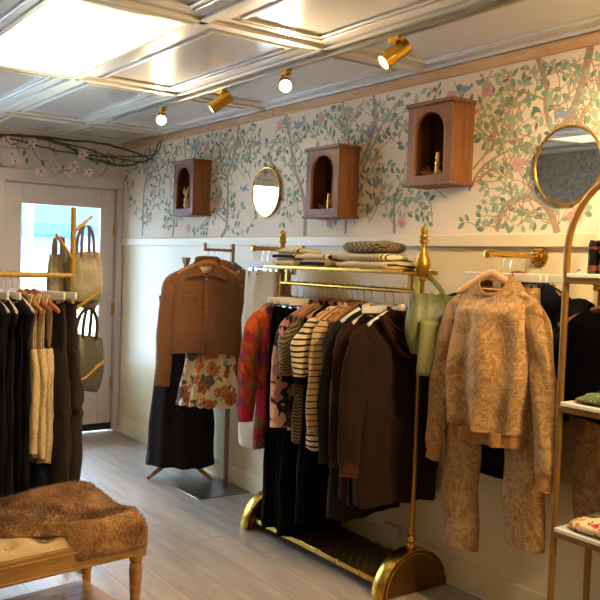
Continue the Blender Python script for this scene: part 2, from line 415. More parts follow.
for y, z in [(-.93, 2.2), (-.5, 1.78), (-1.45, 2.3), (-1.62, 1.9), (-1.2, 1.72), (-2.36, 2.34), (-2.06, 2.25), (-2.9, 1.73), (-3.62, 2.02), (-3.8, 2.3), (-4.03, 2.3), (-4.52, 1.72), (-2.78, 2.33), (-3.5, 1.72), (-.2, 2.1), (-5.3, 1.9), (-4.22, 1.95)]:
    bloom(y, z, .035)
for i, (y, z) in enumerate([(-2.551, 2.31), (-2.107, 2.25), (-1.252, 2.301), (-4.445, 2.137), (-3.89, 2.325), (-1.731, 2.141), (-3.289, 1.926), (-1.96, 1.966), (-.52, 2.16), (-3.2, 2.2)]):
    bird(y, z, .075 if i > 0 else .09, 1 if i % 2 else -1)
for y, z in [(-2.72, 2.22), (-3.95, 2.2), (-4.2, 2.2), (-3.3, 2.05), (-4.3, 1.73)]:
    leaf(y, z, .5, .035, .012, 9); leaf(y, z, 2.4, .035, .012, 9)
struct(m.build('wall_right', [CREAM, PAPER, LEAF1, LEAF2, LEAF3, BARK, PINK, BIRD, ORNG, TAN]), 'long cream wall with flowering tree wallpaper above the rail')

def strip(name, mats, *boxes, bevel=.003, label=None):
    m = MB()
    for b in boxes: m.box(*b)
    return struct(m.build(name, mats, bevel=bevel), label)
strip('trim_1', CREAM, (-.02, -.006, RY, -.001, 1.592, 1.648), label='cream chair rail board under the wallpaper')
strip('trim_2', CROWN, (-.032, -.006, RY, -2.32, H-.048, H-.001), (-.028, -.006, -2.3, -.03, H-.048, H-.001), label='pale wooden crown strip above the wallpaper')
strip('baseboard_right', CREAM, (-.016, 0, RY, -.001, 0, .13), (-.022, 0, RY, -.001, 0, .012), label='cream baseboard along the long wall')
for y in (-3.0, -4.2): pass

# street wall with the door and a shop window beside it
DX0, DX1, DZ = -.99, -.055, 2.06
WX0, WX1, WZ0, WZ1 = -3.0, -1.2, .45, 2.25
m = MB()
m.box(DX1, 0, 0, .14, -.08, H+.1); m.box(WX1, DX0, 0, .14, -.08, H+.1); m.box(DX0, DX1, 0, .14, DZ, H+.1)
m.box(WX0, WX1, 0, .14, -.08, WZ0); m.box(WX0, WX1, 0, .14, WZ1, H+.1); m.box(RX-.14, WX0, 0, .14, -.08, H+.1)
struct(m.build('wall_back', DOORP), 'street wall around the door')
m = MB(); m.box(DX0, DX1, 0, .14, -.08, .0); struct(m.build('trim_3', WHITE), 'door sill')
# casing round the door
m = MB(); m.box(DX1, DX1+.05, -.02, -.0005, 0, DZ+.005); m.box(DX0-.09, DX0, -.02, -.0005, 0, DZ+.005); m.box(DX0-.09, DX1+.05, -.024, -.0005, DZ+.005, DZ+.1)
for q in ((DX1-.012, DX1+.0, 0, DZ), (DX0, DX0+.012, 0, DZ), (DX0, DX1, DZ-.012, DZ)): m.box(q[0], q[1], .0755, .10, q[2], q[3])
struct(m.build('trim_4', DOORP, bevel=.004), 'cream casing round the glazed door')
strip('baseboard_back', CREAM, (WX0-.4, DX0-.095, -.016, 0, 0, .13))
# the door: frame with a long glass
m = MB(); a, b = DX0+.006, DX1-.006
GX0, GX1, GZ0, GZ1 = -.845, -.185, .55, 1.895
m.box(a, GX0, .03, .075, .012, DZ-.006); m.box(GX1, b, .03, .075, .012, DZ-.006)
m.box(GX0, GX1, .03, .075, .012, GZ0); m.box(GX0, GX1, .03, .075, GZ1, DZ-.006)
door = struct(m.build('door_1', DOORP, bevel=.004), 'glazed shop door to the street')
m = MB(); m.box(GX0, GX1, .049, .055, GZ0, GZ1); m.build('door_glass', glass('clear_glass'), door)
for z in (1.72, 1.05, .42): m = MB(); m.box(b-.012, b+.004, .012, .03, z-.05, z+.05); m.tube([(b, .012, z-.05), (b, .012, z+.05)], .007, 8); m.build('hinge', BRASS, door)
m = MB(); m.box(a, b, .018, .03, .012, .07); m.build('door_sweep', plain('black_rubber', '#1d2126', .5), door)
m = MB(); m.ball((a+.07, -.03, 1.0), .028); m.tube([(a+.07, .03, 1), (a+.07, -.02, 1)], .01); m.build('door_knob', BRASS, door)
# the shop window beside the door
m = MB()
for x0, x1 in ((WX0, WX0+.06), (WX1-.06, WX1), (-2.13, -2.07)): m.box(x0, x1, .03, .1, WZ0, WZ1)
m.box(WX0, WX1, .03, .1, WZ0, WZ0+.06); m.box(WX0, WX1, .03, .1, WZ1-.06, WZ1)
win = struct(m.build('window_1', WHITE, bevel=.004), 'shop window beside the door')
m = MB(); m.box(WX0+.06, -2.13, .06, .066, WZ0+.06, WZ1-.06); m.box(-2.07, WX1-.06, .06, .066, WZ0+.06, WZ1-.06); m.build('window_pane', bpy.data.materials['clear_glass'], win)
# the two walls behind the camera
m = MB(); m.box(RX-.14, RX, RY, 0, -.08, H+.1); struct(m.build('wall_left', STONE), 'cream side wall')
m = MB(); m.box(RX-.14, .14, RY-.14, RY, -.08, H+.1); struct(m.build('wall_front', CREAM), 'cream rear wall')

# ceiling of pressed panels
m = MB(); ZC = H+.026
m.box(RX, 0, RY, 0, ZC, ZC+.07, 1)
xs = [-.01, -.62, -1.245, -1.87, -2.49, -3.11, -3.73, -4.36]; ys = [-.02, -.76, -2.2, -3.61, -5.02, -6.43, -7.84]
for x in xs: m.box(x-.022, x+.022, RY, 0, H+.004, ZC+.002, 0)
for y in ys: m.box(RX, 0, y-.022, y+.022, H+.004, ZC+.002, 0)
LIGHTS = {(2, 2), (2, 4), (5, 2), (5, 4)}                    # light panel bays: one in view, the others added for fill light
for i in range(len(xs)-1):
    for j in range(len(ys)-1):
        if (i, j) in LIGHTS: continue
        x1, x0, y1, y0 = xs[i]-.022, xs[i+1]+.022, ys[j]-.022, ys[j+1]+.022
        for q, (w, zz) in enumerate(((.06, H+.018), (.018, H+.014))):      # stepped frame then bead
            o = 0 if q == 0 else .085
            X0, X1, Y0, Y1 = x0+o, x1-o, y0+o, y1-o
            m.box(X0, X1, Y0, Y0+w, zz, ZC+.001, 0); m.box(X0, X1, Y1-w, Y1, zz, ZC+.001, 0)
            m.box(X0, X0+w, Y0+w, Y1-w, zz, ZC+.001, 0); m.box(X1-w, X1, Y0+w, Y1-w, zz, ZC+.001, 0)
struct(m.build('ceiling', [CEILB, CEILM], bevel=.004), 'glossy white ceiling of pressed panels')
PANELM = emit('lit_diffuser', '#ffefc6', 1.05)
lp = None
for i, j in sorted(LIGHTS):
    x1, x0, y1, y0 = xs[i]-.022, xs[i+1]+.022, ys[j]-.022, ys[j+1]+.022
    cx, cy = (x0+x1)/2, (y0+y1)/2; w, d = (x1-x0)/2, (y1-y0)/2
    if lp is None or True:
        lp = thing('ceiling_light_panel', 'large lit square ceiling light panel glowing cream at the upper left' if (i, j) == (2, 2) else 'added ceiling light panel out of view, giving fill light', 'light', (cx, cy, H), 0)
        if (i, j) != (2, 2): lp['group'] = 'added fill light panels out of view'
        m = MB(); m.box(-w, w, -d, -d+.02, -.004, .03); m.box(-w, w, d-.02, d, -.004, .03); m.box(-w, -w+.02, -d+.02, d-.02, -.004, .03); m.box(w-.02, w, -d+.02, d-.02, -.004, .03)
        m.build('frame', CEILB, lp)
        m = MB(); m.box(-w+.02, w-.02, -d+.02, d-.02, .004, .012); m.build('diffuser', PANELM, lp)

# ------------------------------------------------------------------ track lights
tr = MB(); tr.box(-.617, -.583, -7.6, -1.2, H-.022, H-.004)
tag(tr.build('ceiling_track', plain('grey_track', '#8f8a80', .4, metal=.3), bevel=.002), 'long thin lighting track running along the ceiling', 'track')
BULB = emit('lit_lamp_face', '#ffe2a8', 40)
def spot(y, aim, label, on=True, power=86, size=112):
    t = thing('track_spotlight', label, 'spotlight', (-.6, y, H-.022), 0, None)
    m = MB(); m.box(-.016, .016, -.03, .03, -.02, .0); m.tube([(0, 0, -.02), (0, 0, -.04)], .007, 10); m.build('mount', GOLD, t)
    d = Vector(aim).normalized(); c = Vector((0, 0, -.066)); a = c-d*.065; e = c+d*.065
    m = MB(); m.spun(a, d, [(.028, 0), (.032, .004), (.032, .126), (.031, .13), (.0285, .13), (.0285, .118)]); m.build('lamp_head', BRASS, t)
    m = MB(); m.spun(e, d, [(.02, -.011), (.028, -.009), (.028, -.005), (.018, .003), (.001, .006)]); m.build('lamp_lens', BULB, t)
    L = bpy.data.lights.new('spot_beam', 'SPOT'); L.energy = power; L.color = (1, .72, .38); L.spot_size = math.radians(size); L.spot_blend = .7; L.shadow_soft_size = .03
    o = bpy.data.objects.new('spot_beam', L); COL.objects.link(o); o.parent = t; o.location = e+d*.01
    o.rotation_euler = d.to_track_quat('-Z', 'Y').to_euler()
    return t
spot(-1.93, (-.42, -.8, -.3), 'lit track spotlight nearest the door, shining towards the room')
spot(-2.66, (-.62, .6, -.62), 'brass track spotlight seen from behind, second from the door')
spot(-3.27, (-.5, -.8, -.33), 'lit track spotlight seen face on as a round glow, third from the door')
spot(-4.06, (-.72, .28, -.62), 'brass track spotlight with glowing face nearest the highest wall cabinet')
for y, aim, pw in ((-5.15, (.5, .6, -.95), 46), (-5.8, (.5, .8, -.7), 62), (-6.5, (-.1, .75, -.8), 70), (-7.2, (-.6, .5, -.6), 80)):  # extra spots added out of view to brighten and warm the room
    spot(y, aim, 'added brass track spotlight out of view, giving extra warm light', power=pw, size=120).__setitem__('group', 'added track spotlights out of view')
# ------------------------------------------------------------------ wall cabinets and mirrors
def cabinet(y, z, label):
    t = thing('arched_wall_cabinet', label, 'cabinet', (-.0075, y, z), 0, None)
    W, Hh, D = .145, .185, .13
    m = MB(); m.box(-D, 0, -W, -W+.012, -Hh, Hh-.01); m.box(-D, 0, W-.012, W, -Hh, Hh-.01)
    m.box(-D, 0, -W+.012, W-.012, -Hh, -Hh+.03); m.box(-D, 0, -W+.012, W-.012, Hh-.022, Hh-.01); m.build('case', WALNUT, t, bevel=.0015)
    m = MB(); m.box(-.006, 0, -W+.012, W-.012, -Hh+.03, Hh-.022); m.build('back_panel', DARKIN, t)
    m = MB(); inner = [(-.095, -.15), (-.095, .045)] + [(-.095*math.cos(a), .045+.095*math.sin(a)) for a in [PI*i/20 for i in range(1, 20)]] + [(.095, .045), (.095, -.15)]
    outer = []
    for a, b in inner:
        f = min(W/abs(a) if a else 9, (Hh-.01)/abs(b) if b else 9); outer.append((a*f, b*f))
    outer[0] = (-W, -Hh); outer[-1] = (W, -Hh)
    n = len(inner); vs = []
    for xx in (-D-.012, -D): vs += [(xx, a, b) for a, b in inner] + [(xx, a, b) for a, b in outer]
    fs = []
    for i in range(n):
        j = (i+1) % n
        fs += [(i, j, n+j, n+i), (2*n+i, 3*n+i, 3*n+j, 2*n+j), (i, 2*n+i, 2*n+j, j), (n+i, n+j, 3*n+j, 3*n+i)]
    m.add(vs, fs, 0, False); m.build('front_panel', WALNUT, t)
    m = MB(); pts = [(-D-.012, a*1.04, b if b < 0 else .045+(b-.045)*1.04) for a, b in inner]; m.tube(pts, .004, 8); m.build('arch_moulding', WALNUT, t)
    m = MB(); m.box(-D-.024, 0, -W-.012, W+.012, Hh-.01, Hh+.006); m.box(-D-.016, 0, -W-.006, W+.006, Hh-.018, Hh-.01); m.build('top_board', WALNUT, t, bevel=.003)
    m = MB(); m.box(-D-.026, 0, -W-.013, W+.013, -Hh-.014, -Hh); m.build('bottom_board', WALNUT, t, bevel=.003)
    return t
cabs = [(-1.372, 1.997), (-2.995, 1.94), (-3.812, 2.07)]
cabinet(*cabs[0], 'brown arched wall cabinet nearest the door, holding a pale eared ornament')
cabinet(*cabs[1], 'brown arched wall cabinet between the two round mirrors, holding a gold tube among copper pieces')
cabinet(*cabs[2], 'brown arched wall cabinet set highest, beside the larger round mirror at right')
bz = [c[1]-.155 for c in cabs]
m = MB(); m.ball((0, 0, .032), .032, (1, 1.1, 1)); m.ball((-.004, .02, .068), .02)
orn = thing('eared_ornament', 'small pale ornament with upright ears inside the cabinet nearest the door', 'ornament', (-.112, cabs[0][0]-.01, bz[0]))
m.build('body', plain('peach_ceramic', '#d3a680', .5), orn)
m = MB(); m.tube([(0, .02, .08), (-.005, .045, .125), (0, .06, .16)], [.006, .013, .003], 10); m.tube([(0, .02, .08), (-.005, .005, .125), (0, -.01, .165)], [.006, .012, .003], 10); m.build('ears', plain('gilt_ceramic', '#c9a36b', .4), orn)
def goldtube(ci, dy, h, label):
    t = thing('gold_tube', label, 'tube', (-.115, cabs[ci][0]+dy, bz[ci]))
    m = MB(); m.lathe([(.014, 0), (.0145, .002), (.0145, h*.55), (.013, h*.56), (.013, h), (.001, h+.001)], seg=24); m.build('case', GOLD, t)
    m = MB(); m.lathe([(.0155, h*.5), (.0155, h*.57)], seg=24); m.build('band', BRASS, t)
goldtube(1, -.03, .09, 'shiny gold tube standing in the arched cabinet between the mirrors')
goldtube(2, -.03, .11, 'shiny gold tube standing in the highest arched cabinet')
def scrap(ci, dy, name, label, cat, mat, pts):
    m = MB()
    for (a, b, c, r, sx, sz) in pts: m.tube([(a, b-.02*sx, c), (a-.004, b, c+.004), (a, b+.02*sx, c+.02*sz)], [r*.6, r, r*.2], 8, ell=(.45, 1))
    o = m.build(name, mat); o.location = (-.122, cabs[ci][0]+dy, bz[ci]); tag(o, label, cat)
COPPER = plain('copper_brown', '#9a5a30', .4, metal=.4)
scrap(1, .01, 'copper_trinket', 'small copper coloured trinket left of the gold tube in the middle cabinet', 'trinket', COPPER, [(0, 0, .008, .014, 1, 1), (-.01, .015, .012, .01, 1, 1.5), (.01, -.01, .01, .012, 1, 2)])
scrap(1, -.062, 'copper_trinket', 'small copper coloured trinket right of the gold tube in the middle cabinet', 'trinket', COPPER, [(0, 0, .01, .012, .3, 3), (-.01, .01, .01, .01, .3, 1.5)])
scrap(2, .03, 'rust_cloth_bundle', 'small rust coloured bundle beside the gold tube in the highest cabinet', 'bundle', COPPER, [(0, 0, .01, .016, 1.6, 1.6), (-.012, .012, .012, .012, 1.5, 1), (.01, -.014, .014, .013, 1.5, 2)])
scrap(2, -.05, 'yellow_trinket', 'small yellow patterned trinket below the gold tube in the highest cabinet', 'trinket', plain('mottled_yellow', '#c9a43c', .45, var=.25, nscale=90), [(0, 0, .012, .018, .8, 1.2), (-.014, .008, .012, .012, 1, .6)])

MIRR = metal('mirror_silver', '#e9ecee', .015, .005)
def mirror(y, z, r, label, cord, tilt=(0, 0)):
    t = thing('round_mirror', label, 'mirror', (-.022, y, z), 0)
    t.rotation_euler = (0, tilt[0], tilt[1])
    m = MB(); m.lathe([(r*.97, 0), (r*.97, .004)], seg=64, axis='x'); g = m.build('mirror_glass', MIRR, t)
    m = MB(); m.tube([(0, r*math.cos(2*PI*i/64), r*math.sin(2*PI*i/64)) for i in range(65)], .006, 10, caps=False, up=(1, 0, 0)); m.build('gold_rim', GOLD, t)
    if cord:
        m = MB(); m.tube([(.004, -.04, r+.0), (.006, -.01, r+.075), (.006, .01, r+.075), (.004, .04, r)], .0018, 6); m.ball((.008, 0, r+.078), .006); m.build('hanging_cord', GOLD, t)
mirror(-2.243, 1.93, .155, 'small round gold-rimmed mirror on a cord between the first two cabinets', True, (-.01, .0))
mirror(-4.485, 1.925, .158, 'round gold-rimmed mirror at the right edge, above the tan sweater', False, (-.03, .03))

# ------------------------------------------------------------------ garland
VINE = plain('mossy_twig', '#5a5636', .85, var=.2, nscale=70, bump=.4); MOSS = plain('moss_green', '#5f8a26', .8, var=.2)
BLOSS = plain('pale_pink_petal', '#f3d9d4', .7); HEARTB = plain('orange_stamen', '#c9743a', .7); VLEAF = plain('garland_leaf', '#6f8a30', .7)
gl = thing('flower_garland', 'twiggy garland with pink blossoms strung under the ceiling over the door', 'garland', (0, 0, 0))
def wig(pts, amp, k=8):
    out = []
    P = [Vector(p) for p in pts]; P = [P[0]]+P+[P[-1]]
    for i in range(1, len(P)-2):
        for j in range(k):
            t = j/k; a, b, d, e = P[i-1], P[i], P[i+1], P[i+2]
            q = .5*(2*b+(d-a)*t+(2*a-5*b+4*d-e)*t*t+(-a+3*b-3*d+e)*t**3)
            nz = mnoise.noise_vector(q*9)*amp; out.append(q+nz)
    out.append(P[-1]); return out
def stem(pts, r0, r1, amp=.012):
    p = wig(pts, amp); n = len(p); m = MB(); m.tube(p, [r0+(r1-r0)*i/n for i in range(n)], 8); m.build('branch', VINE, gl)
stem([(-1.9, -.22, 2.36), (-1.4, -.25, 2.37), (-1.1, -.25, 2.372), (-.8, -.25, 2.385), (-.53, -.25, 2.392), (-.32, -.3, 2.39), (-.18, -.5, 2.33), (-.05, -.66, 2.26)], .011, .007)
stem([(-.85, -.25, 2.385), (-.6, -.27, 2.34), (-.45, -.27, 2.28), (-.3, -.28, 2.25), (-.18, -.45, 2.22), (-.06, -.66, 2.28), (-.045, -.76, 2.39)], .012, .006)
stem([(-1.1, -.2, 2.37), (-.7, -.3, 2.30), (-.4, -.33, 2.29), (-.25, -.45, 2.28), (-.05, -.7, 2.30), (-.045, -.8, 2.40)], .007, .005)
stem([(-.7, -.2, 2.38), (-.45, -.22, 2.35), (-.22, -.35, 2.28), (-.1, -.6, 2.24)], .008, .005)
r2 = random.Random(4)
for i in range(26):
    x = r2.uniform(-1.7, -.15); z = 2.36 if x < -.5 else 2.32; p = [(x, -.25, z)]
    for k in range(3): p.append((p[-1][0]+r2.uniform(-.09, .09), -.25+r2.uniform(-.08, .08)*(k+1)*.6, p[-1][2]+r2.uniform(-.09, .05) if p[-1][2] < 2.38 else 2.34))
    stem(p, .0035, .0015, .006)
m = MB()
for i in range(90):
    x = r2.uniform(-.42, -.12); z = 2.26+r2.uniform(-.03, .02); L = r2.uniform(.03, .055); a = r2.random()*6.28; y = -.3-(.18*(x+.42))*1.2+r2.uniform(-.03, .03)
    c = Vector((x, y, z)); d = Vector((math.cos(a), math.sin(a), r2.uniform(-.3, .5))); s_ = Vector((-math.sin(a), math.cos(a), 0))
    m.add([c, c+d*L*.5+s_*L*.25+Vector((0, 0, .004)), c+d*L, c+d*L*.5-s_*L*.25], [(0, 1, 2, 3)], 0, False)
m.build('moss_cluster', MOSS, gl)
def flower(p, r):
    m = MB(); c = Vector(p); ax = Vector((r2.uniform(-.5, .5), -1, r2.uniform(-.9, -.1))).normalized(); q = ax.to_track_quat('Z', 'Y')
    for k in range(5):
        a = k*2*PI/5
        pts = [(0, 0, 0), (r*.5, r*.38, r*.25), (r, r*.25, r*.42), (r*1.05, 0, r*.5), (r, -r*.25, r*.42), (r*.5, -r*.38, r*.25)]
        pts = [(x*math.cos(a)-y*math.sin(a), x*math.sin(a)+y*math.cos(a), z) for x, y, z in pts]
        m.add([c+q@Vector(v) for v in pts], [(0, 1, 2, 3), (0, 3, 4, 5)], 0)
    f = m.build('blossom', BLOSS, gl, solid=.0015); m = MB(); m.ball(c+ax*r*.15, r*.2, seg=6); m.build('stamen', HEARTB, f)
for p in [(-1.06, -.26, 2.33), (-.87, -.28, 2.345), (-.5, -.33, 2.285), (-.99, -.26, 2.19), (-.80, -.27, 2.13), (-.69, -.28, 2.17), (-.58, -.28, 2.15), (-.54, -.26, 2.2), (-.42, -.28, 2.16), (-1.02, -.26, 2.24), (-1.3, -.26, 2.3), (-1.45, -.26, 2.2)]: flower(p, r2.uniform(.034, .046))
for p in [(-.92, -.25, 2.26), (-.78, -.26, 2.19), (-.7, -.27, 2.3), (-.9, -.25, 2.2), (-.36, -.3, 2.24), (-.62, -.28, 2.17)]:
    m = MB(); c = Vector(p); a = r2.random()*6; d = Vector((math.cos(a), -.3, math.sin(a))); s_ = Vector((-math.sin(a), 0, math.cos(a)))
    m.add([c-d*.03, c+s_*.015, c+d*.035, c-s_*.015], [(0, 1, 2, 3)], 0, False); m.build('leaf', VLEAF, gl, solid=.0012)

# ------------------------------------------------------------------ hangers (origin = centre of the rail they hang on)
def hook_mb(rr, drop):
    m = MB(); R = rr+.003
    pts = [(0, R*math.sin(a), R*math.cos(a)) for a in [(-1.9+i*.25) for i in range(11)]]
    pts += [(0, R*.55, -R*1.3), (0, 0, -R*1.9), (0, 0, -drop)]
    m.tube(pts, .0016, 6, up=(1, 0, 0)); return m
HK = {}
def hanger(kind, loc, rz, label, group=None, rr=.0125, w=.205):
    key = (kind, rr, w)
    if key in HK: return copy_tree(HK[key], loc, rz, label, group)
    if kind == 'clip':
        t = thing('clip_hanger', label, 'hanger', loc, rz, group)
        hook_mb(rr, .075).build('hook', CHROME, t)
        m = MB(); m.box(-w, w, -.006, .006, -.108, -.074); m.build('bar', WHITEW, t, bevel=.003)
        m = MB(); m.tube([(-w+.03, 0, -.118), (w-.03, 0, -.118)], .002, 6)
        for s_ in (-.75, .75): m.tube([(s_*w, 0, -.108), (s_*w, 0, -.12)], .002, 6)
        m.build('clip_rod', CHROME, t)
        for s_ in (-.62, .62):
            m = MB(); m.box(s_*w-.013, s_*w+.013, -.011, -.004, -.145, -.115); m.box(s_*w-.013, s_*w+.013, .004, .011, -.145, -.115); m.tube([(s_*w-.01, 0, -.122), (s_*w+.01, 0, -.122)], .005, 8); m.build('clip', CHROME if kind == 'clip' else GOLD, t)
    else:
        mat = {'honey': HONEY, 'pale': PALEW, 'walnut': WALHG, 'white': WHITEW}[kind]
        t = thing('wooden_hanger' if kind != 'white' else 'white_hanger', label, 'hanger', loc, rz, group)
        hook_mb(rr, .074).build('hook', CHROME, t)
        m = MB(); pts = []; rr_ = []
        for i in range(-10, 11):
            u = i/10; pts.append((u*w, -.012*u*u, -.078-.082*abs(u)**1.25)); rr_.append(1 if abs(u) < .95 else .8)
        m.tube(pts, [.0085*q for q in rr_], 10, ell=[(2.1-.7*abs(i/10), 1.0) for i in range(-10, 11)], up=(0, 0, 1)); m.build('shoulder_bar', mat, t)
        if kind in ('pale', 'honey'):
            m = MB(); m.tube([(-.15, -.006, -.142), (.15, -.006, -.142)], .004, 8); m.build('trouser_bar', mat, t)
    HK[key] = t; return t

# ------------------------------------------------------------------ garments (origin = rail centre, hanging down -Z, front = -Y)
def shell(m, rows, seg=84, nz=44, k=5, ph=0., wr=.010, seed=0., mi=0, neck=0., hem=.006, sq=.75, front_open=None, twist=0.):
    z0, z1 = rows[0][0], rows[-1][0]
    # denser rings near the shoulders
    zs = [z0+(z1-z0)*(j/(nz-1))**1.45 for j in range(nz)]
    vs = []
    for j, z in enumerate(zs):
        cx, hw, hd, fold = lerp_rows(rows, z)
        for i in range(seg):
            a = 2*PI*i/seg; ca, sa = math.cos(a), math.sin(a)
            x = math.copysign(abs(ca)**sq, ca)*hw; y = math.copysign(abs(sa)**sq, sa)*hd
            side = 1 if sa > 0 else -1
            pleat = math.sin(k*x/max(hw, .05)*2.2+ph+side*1.1+seed)+.5*math.sin(k*1.9*x/max(hw, .05)+ph*2+seed*3+z*1.5)
            y += side*fold*pleat*(abs(sa)**.5)*.6
            x += fold*.3*math.sin(5*z*3+ph+seed)*(1 if ca > 0 else -1)
            n = mnoise.noise(Vector((x*7+seed*5, y*3+side*2, z*4+seed)))
            n2 = mnoise.noise(Vector((x*16+seed*9, side*3, z*9+seed*2)))
            y += side*(n*wr*1.6+n2*wr*.6); x += n*wr*.8
            zz = z
            if neck and j < nz*.35: 
                wgt = max(0, 1-j/(nz*.35)); fr = (max(0, -sa)**.8 if sa < 0 else .25*sa); zz -= neck*wgt*fr
            if j == nz-1: zz += hem*math.sin(a*3+seed)+hem*mnoise.noise(Vector((x*12, side, seed)))
            vs.append((cx+x+twist*z*0, y, zz))
    fs = [(j*seg+i, j*seg+(i+1) % seg, (j+1)*seg+(i+1) % seg, (j+1)*seg+i) for j in range(nz-1) for i in range(seg)]
    m.add(vs, fs, mi); return m
def limb(m, pts, radii, flat=.5, seg=26, wr=.010, seed=0., mi=0, k=14, caps=False):
    """flattened hanging cloth tube: wide across X, thin across Y"""
    P = wig(pts, 0, k); n = len(P); vs = []
    R = []
    for i in range(n):
        u = i/(n-1)*(len(radii)-1); a = int(min(u, len(radii)-2)); R.append(radii[a]+(radii[a+1]-radii[a])*(u-a))
    for i in range(n):
        T = (P[min(i+1, n-1)]-P[max(i-1, 0)]).normalized(); Y = Vector((0, 1, 0)); Xa = Y.cross(T).normalized(); Yb = T.cross(Xa)
        for q in range(seg):
            a = 2*PI*q/seg; nn = mnoise.noise(Vector((math.cos(a)*1.6+seed*7, math.sin(a)*1.6, i/n*9+seed)))
            r = R[i]; vs.append(P[i]+Xa*(math.cos(a)*r*(1+nn*wr*14))+Yb*(math.sin(a)*r*flat*(1+nn*wr*34)+.004*math.sin(i/n*26+3*math.cos(a)+seed*4)*min(1, i/4)*(n > 20)))
    fs = [(i*seg+q, i*seg+(q+1) % seg, (i+1)*seg+(q+1) % seg, (i+1)*seg+q) for i in range(n-1) for q in range(seg)]
    fs.append(tuple(range(seg)))
    if caps: fs.append(tuple((n-1)*seg+q for q in range(seg)))
    m.add(vs, fs, mi); return m
def squeeze(m, lim):
    if lim is None: return
    m.v = [((x if x < lim else lim+(x-lim)*.06), y, z) for x, y, z in m.v]
def surf_y(L, hw, hd, sh, x, z, off=.004, cx=0):
    rows = [(-.082, .078, .03), (-.103, .122, .034), (-.136, sh*.86, .036), (-.168, sh+.004, .042), (-.23, hw*.93, hd*.9), (-L*.5, hw, hd), (-L, hw, hd*1.1)]
    w_, d_ = lerp_rows(rows, z); c = min(.999, abs(x)/w_); ca = c**(1/.75); return -d_*(max(0, 1-ca*ca)**.5)**.75-off
def ribband(name, mat, parent, rows, **kw):
    m = MB(); shell(m, rows, nz=6, **kw); return m.build(name, mat, parent)

def top(name, label, cat, loc, rz, mat, L, hw=.24, hd=.055, fold=.012, sl=.5, sw=.06, spread=.05, seed=1., group=None, cuff=None, hemband=None, neck=.035, cx=0., flare=0., k=5, extra=None, sleeve_end=None, sh=.215, clamp=None, wr=.010):
    """upper-body garment on a hanger; L = length to hem; sl = sleeve length (0 for none)"""
    t = thing(name, label, cat, loc, rz, group)
    rows = [(-.082, 0, .078, .03, 0), (-.103, 0, .122, .034, 0), (-.136, 0, sh*.86, .036, .001), (-.168, 0, sh+.004, .042, .003), (-.23, cx*.2, hw*.93, hd*.9, .006), (-L*.5, cx*.6, hw, hd, fold*.7), (-L, cx, hw+flare, hd*1.1, fold)]
    m = MB(); shell(m, rows, seed=seed, neck=neck, k=k, wr=wr, hem=.004 if hemband else .008); squeeze(m, clamp); m.build('body', mat, t)
    if hemband:
        m = MB(); hh, hm = hemband; shell(m, [(-L+.004, cx, (hw+flare)*.97, hd*.98, fold*.8), (-L-hh, cx, (hw+flare)*.9, hd*.9, fold*.6)], nz=6, seed=seed, k=k*2, hem=.003); m.build('hem_band', hm, t)
    if sl:
        for s_ in (-1, 1):
            x0 = s_*(sh-.025); x1 = s_*(sh+spread); x2 = s_*(sh+spread*1.25)+cx*.5
            pts = [(s_*(sh-.085), .0, -.156), (s_*(sh-.035), 0, -.174), (s_*(sh+.002), -.001, -.208), (s_*(sh+spread*.45), -.004, -.27), (x1, -.008, -.13-sl*.55), (x2, -.012, -.12-sl)]
            m = MB(); limb(m, pts, [.022, .034, .046, sw*.98, sw, sw*.78], flat=.55, seed=seed+s_); squeeze(m, clamp); sv = m.build('sleeve', mat, t)
            if cuff:
                ch, cm = cuff; e = Vector(pts[-1]); m = MB(); limb(m, [e+Vector((0, 0, .006)), e+Vector((0, 0, -ch*.5)), e+Vector((s_*.004, 0, -ch))], [sw*.7, sw*.66, sw*.68], flat=.6, seed=seed, k=4); squeeze(m, clamp); c_ = m.build('cuff', cm, sv)
    if neck:
        m = MB(); pts = []
        for i in range(33):
            a = 2*PI*i/32; sa = math.sin(a); pts.append((.082*math.cos(a), .033*sa, -.082-neck*((max(0, -sa))**.8 if sa < 0 else .25*sa)))
        m.tube(pts, .008, 8, caps=False, ell=(1.3, .6), up=(0, 0, 1)); m.build('neckband', cuff[1] if cuff else mat, t)
    return t
def trousers(name, label, loc, rz, mat, L, hw=.17, leg=.1, seed=1., group=None, gap=.0, z0=-.13, hd=.03, stagger=(0, 0), flat=.45):
    t = thing(name, label, 'trousers', loc, rz, group)
    m = MB(); shell(m, [(z0, 0, hw*.93, hd*.8, .003), (z0-.14, 0, hw, hd, .006), (z0-.29, 0, hw*1.03, hd*1.1, .008)], nz=14, seed=seed, hem=0); m.build('hips', mat, t)
    for q, s_ in enumerate((-1, 1)):
        c = s_*(hw*.5+gap*.4); m = MB(); l2 = L-stagger[q]
        limb(m, [(c, 0, z0-.2), (c+s_*gap*.5, .004*s_, z0-.3-.2*(l2-.3)), (c+s_*gap, -.006, -(z0*-.5+l2*.6)), (c+s_*gap, .004, -l2)], [hw*.5, leg, leg*.98, leg*1.03], flat=flat, seed=seed+q*3, k=12, wr=.008)
        m.build('trouser_leg', mat, t)
    m = MB(); shell(m, [(z0+.001, 0, hw*.945, hd*.88, .002), (z0-.035, 0, hw*.955, hd*.92, .002)], nz=4, seed=seed, hem=0); m.build('waistband', mat, t)
    return t
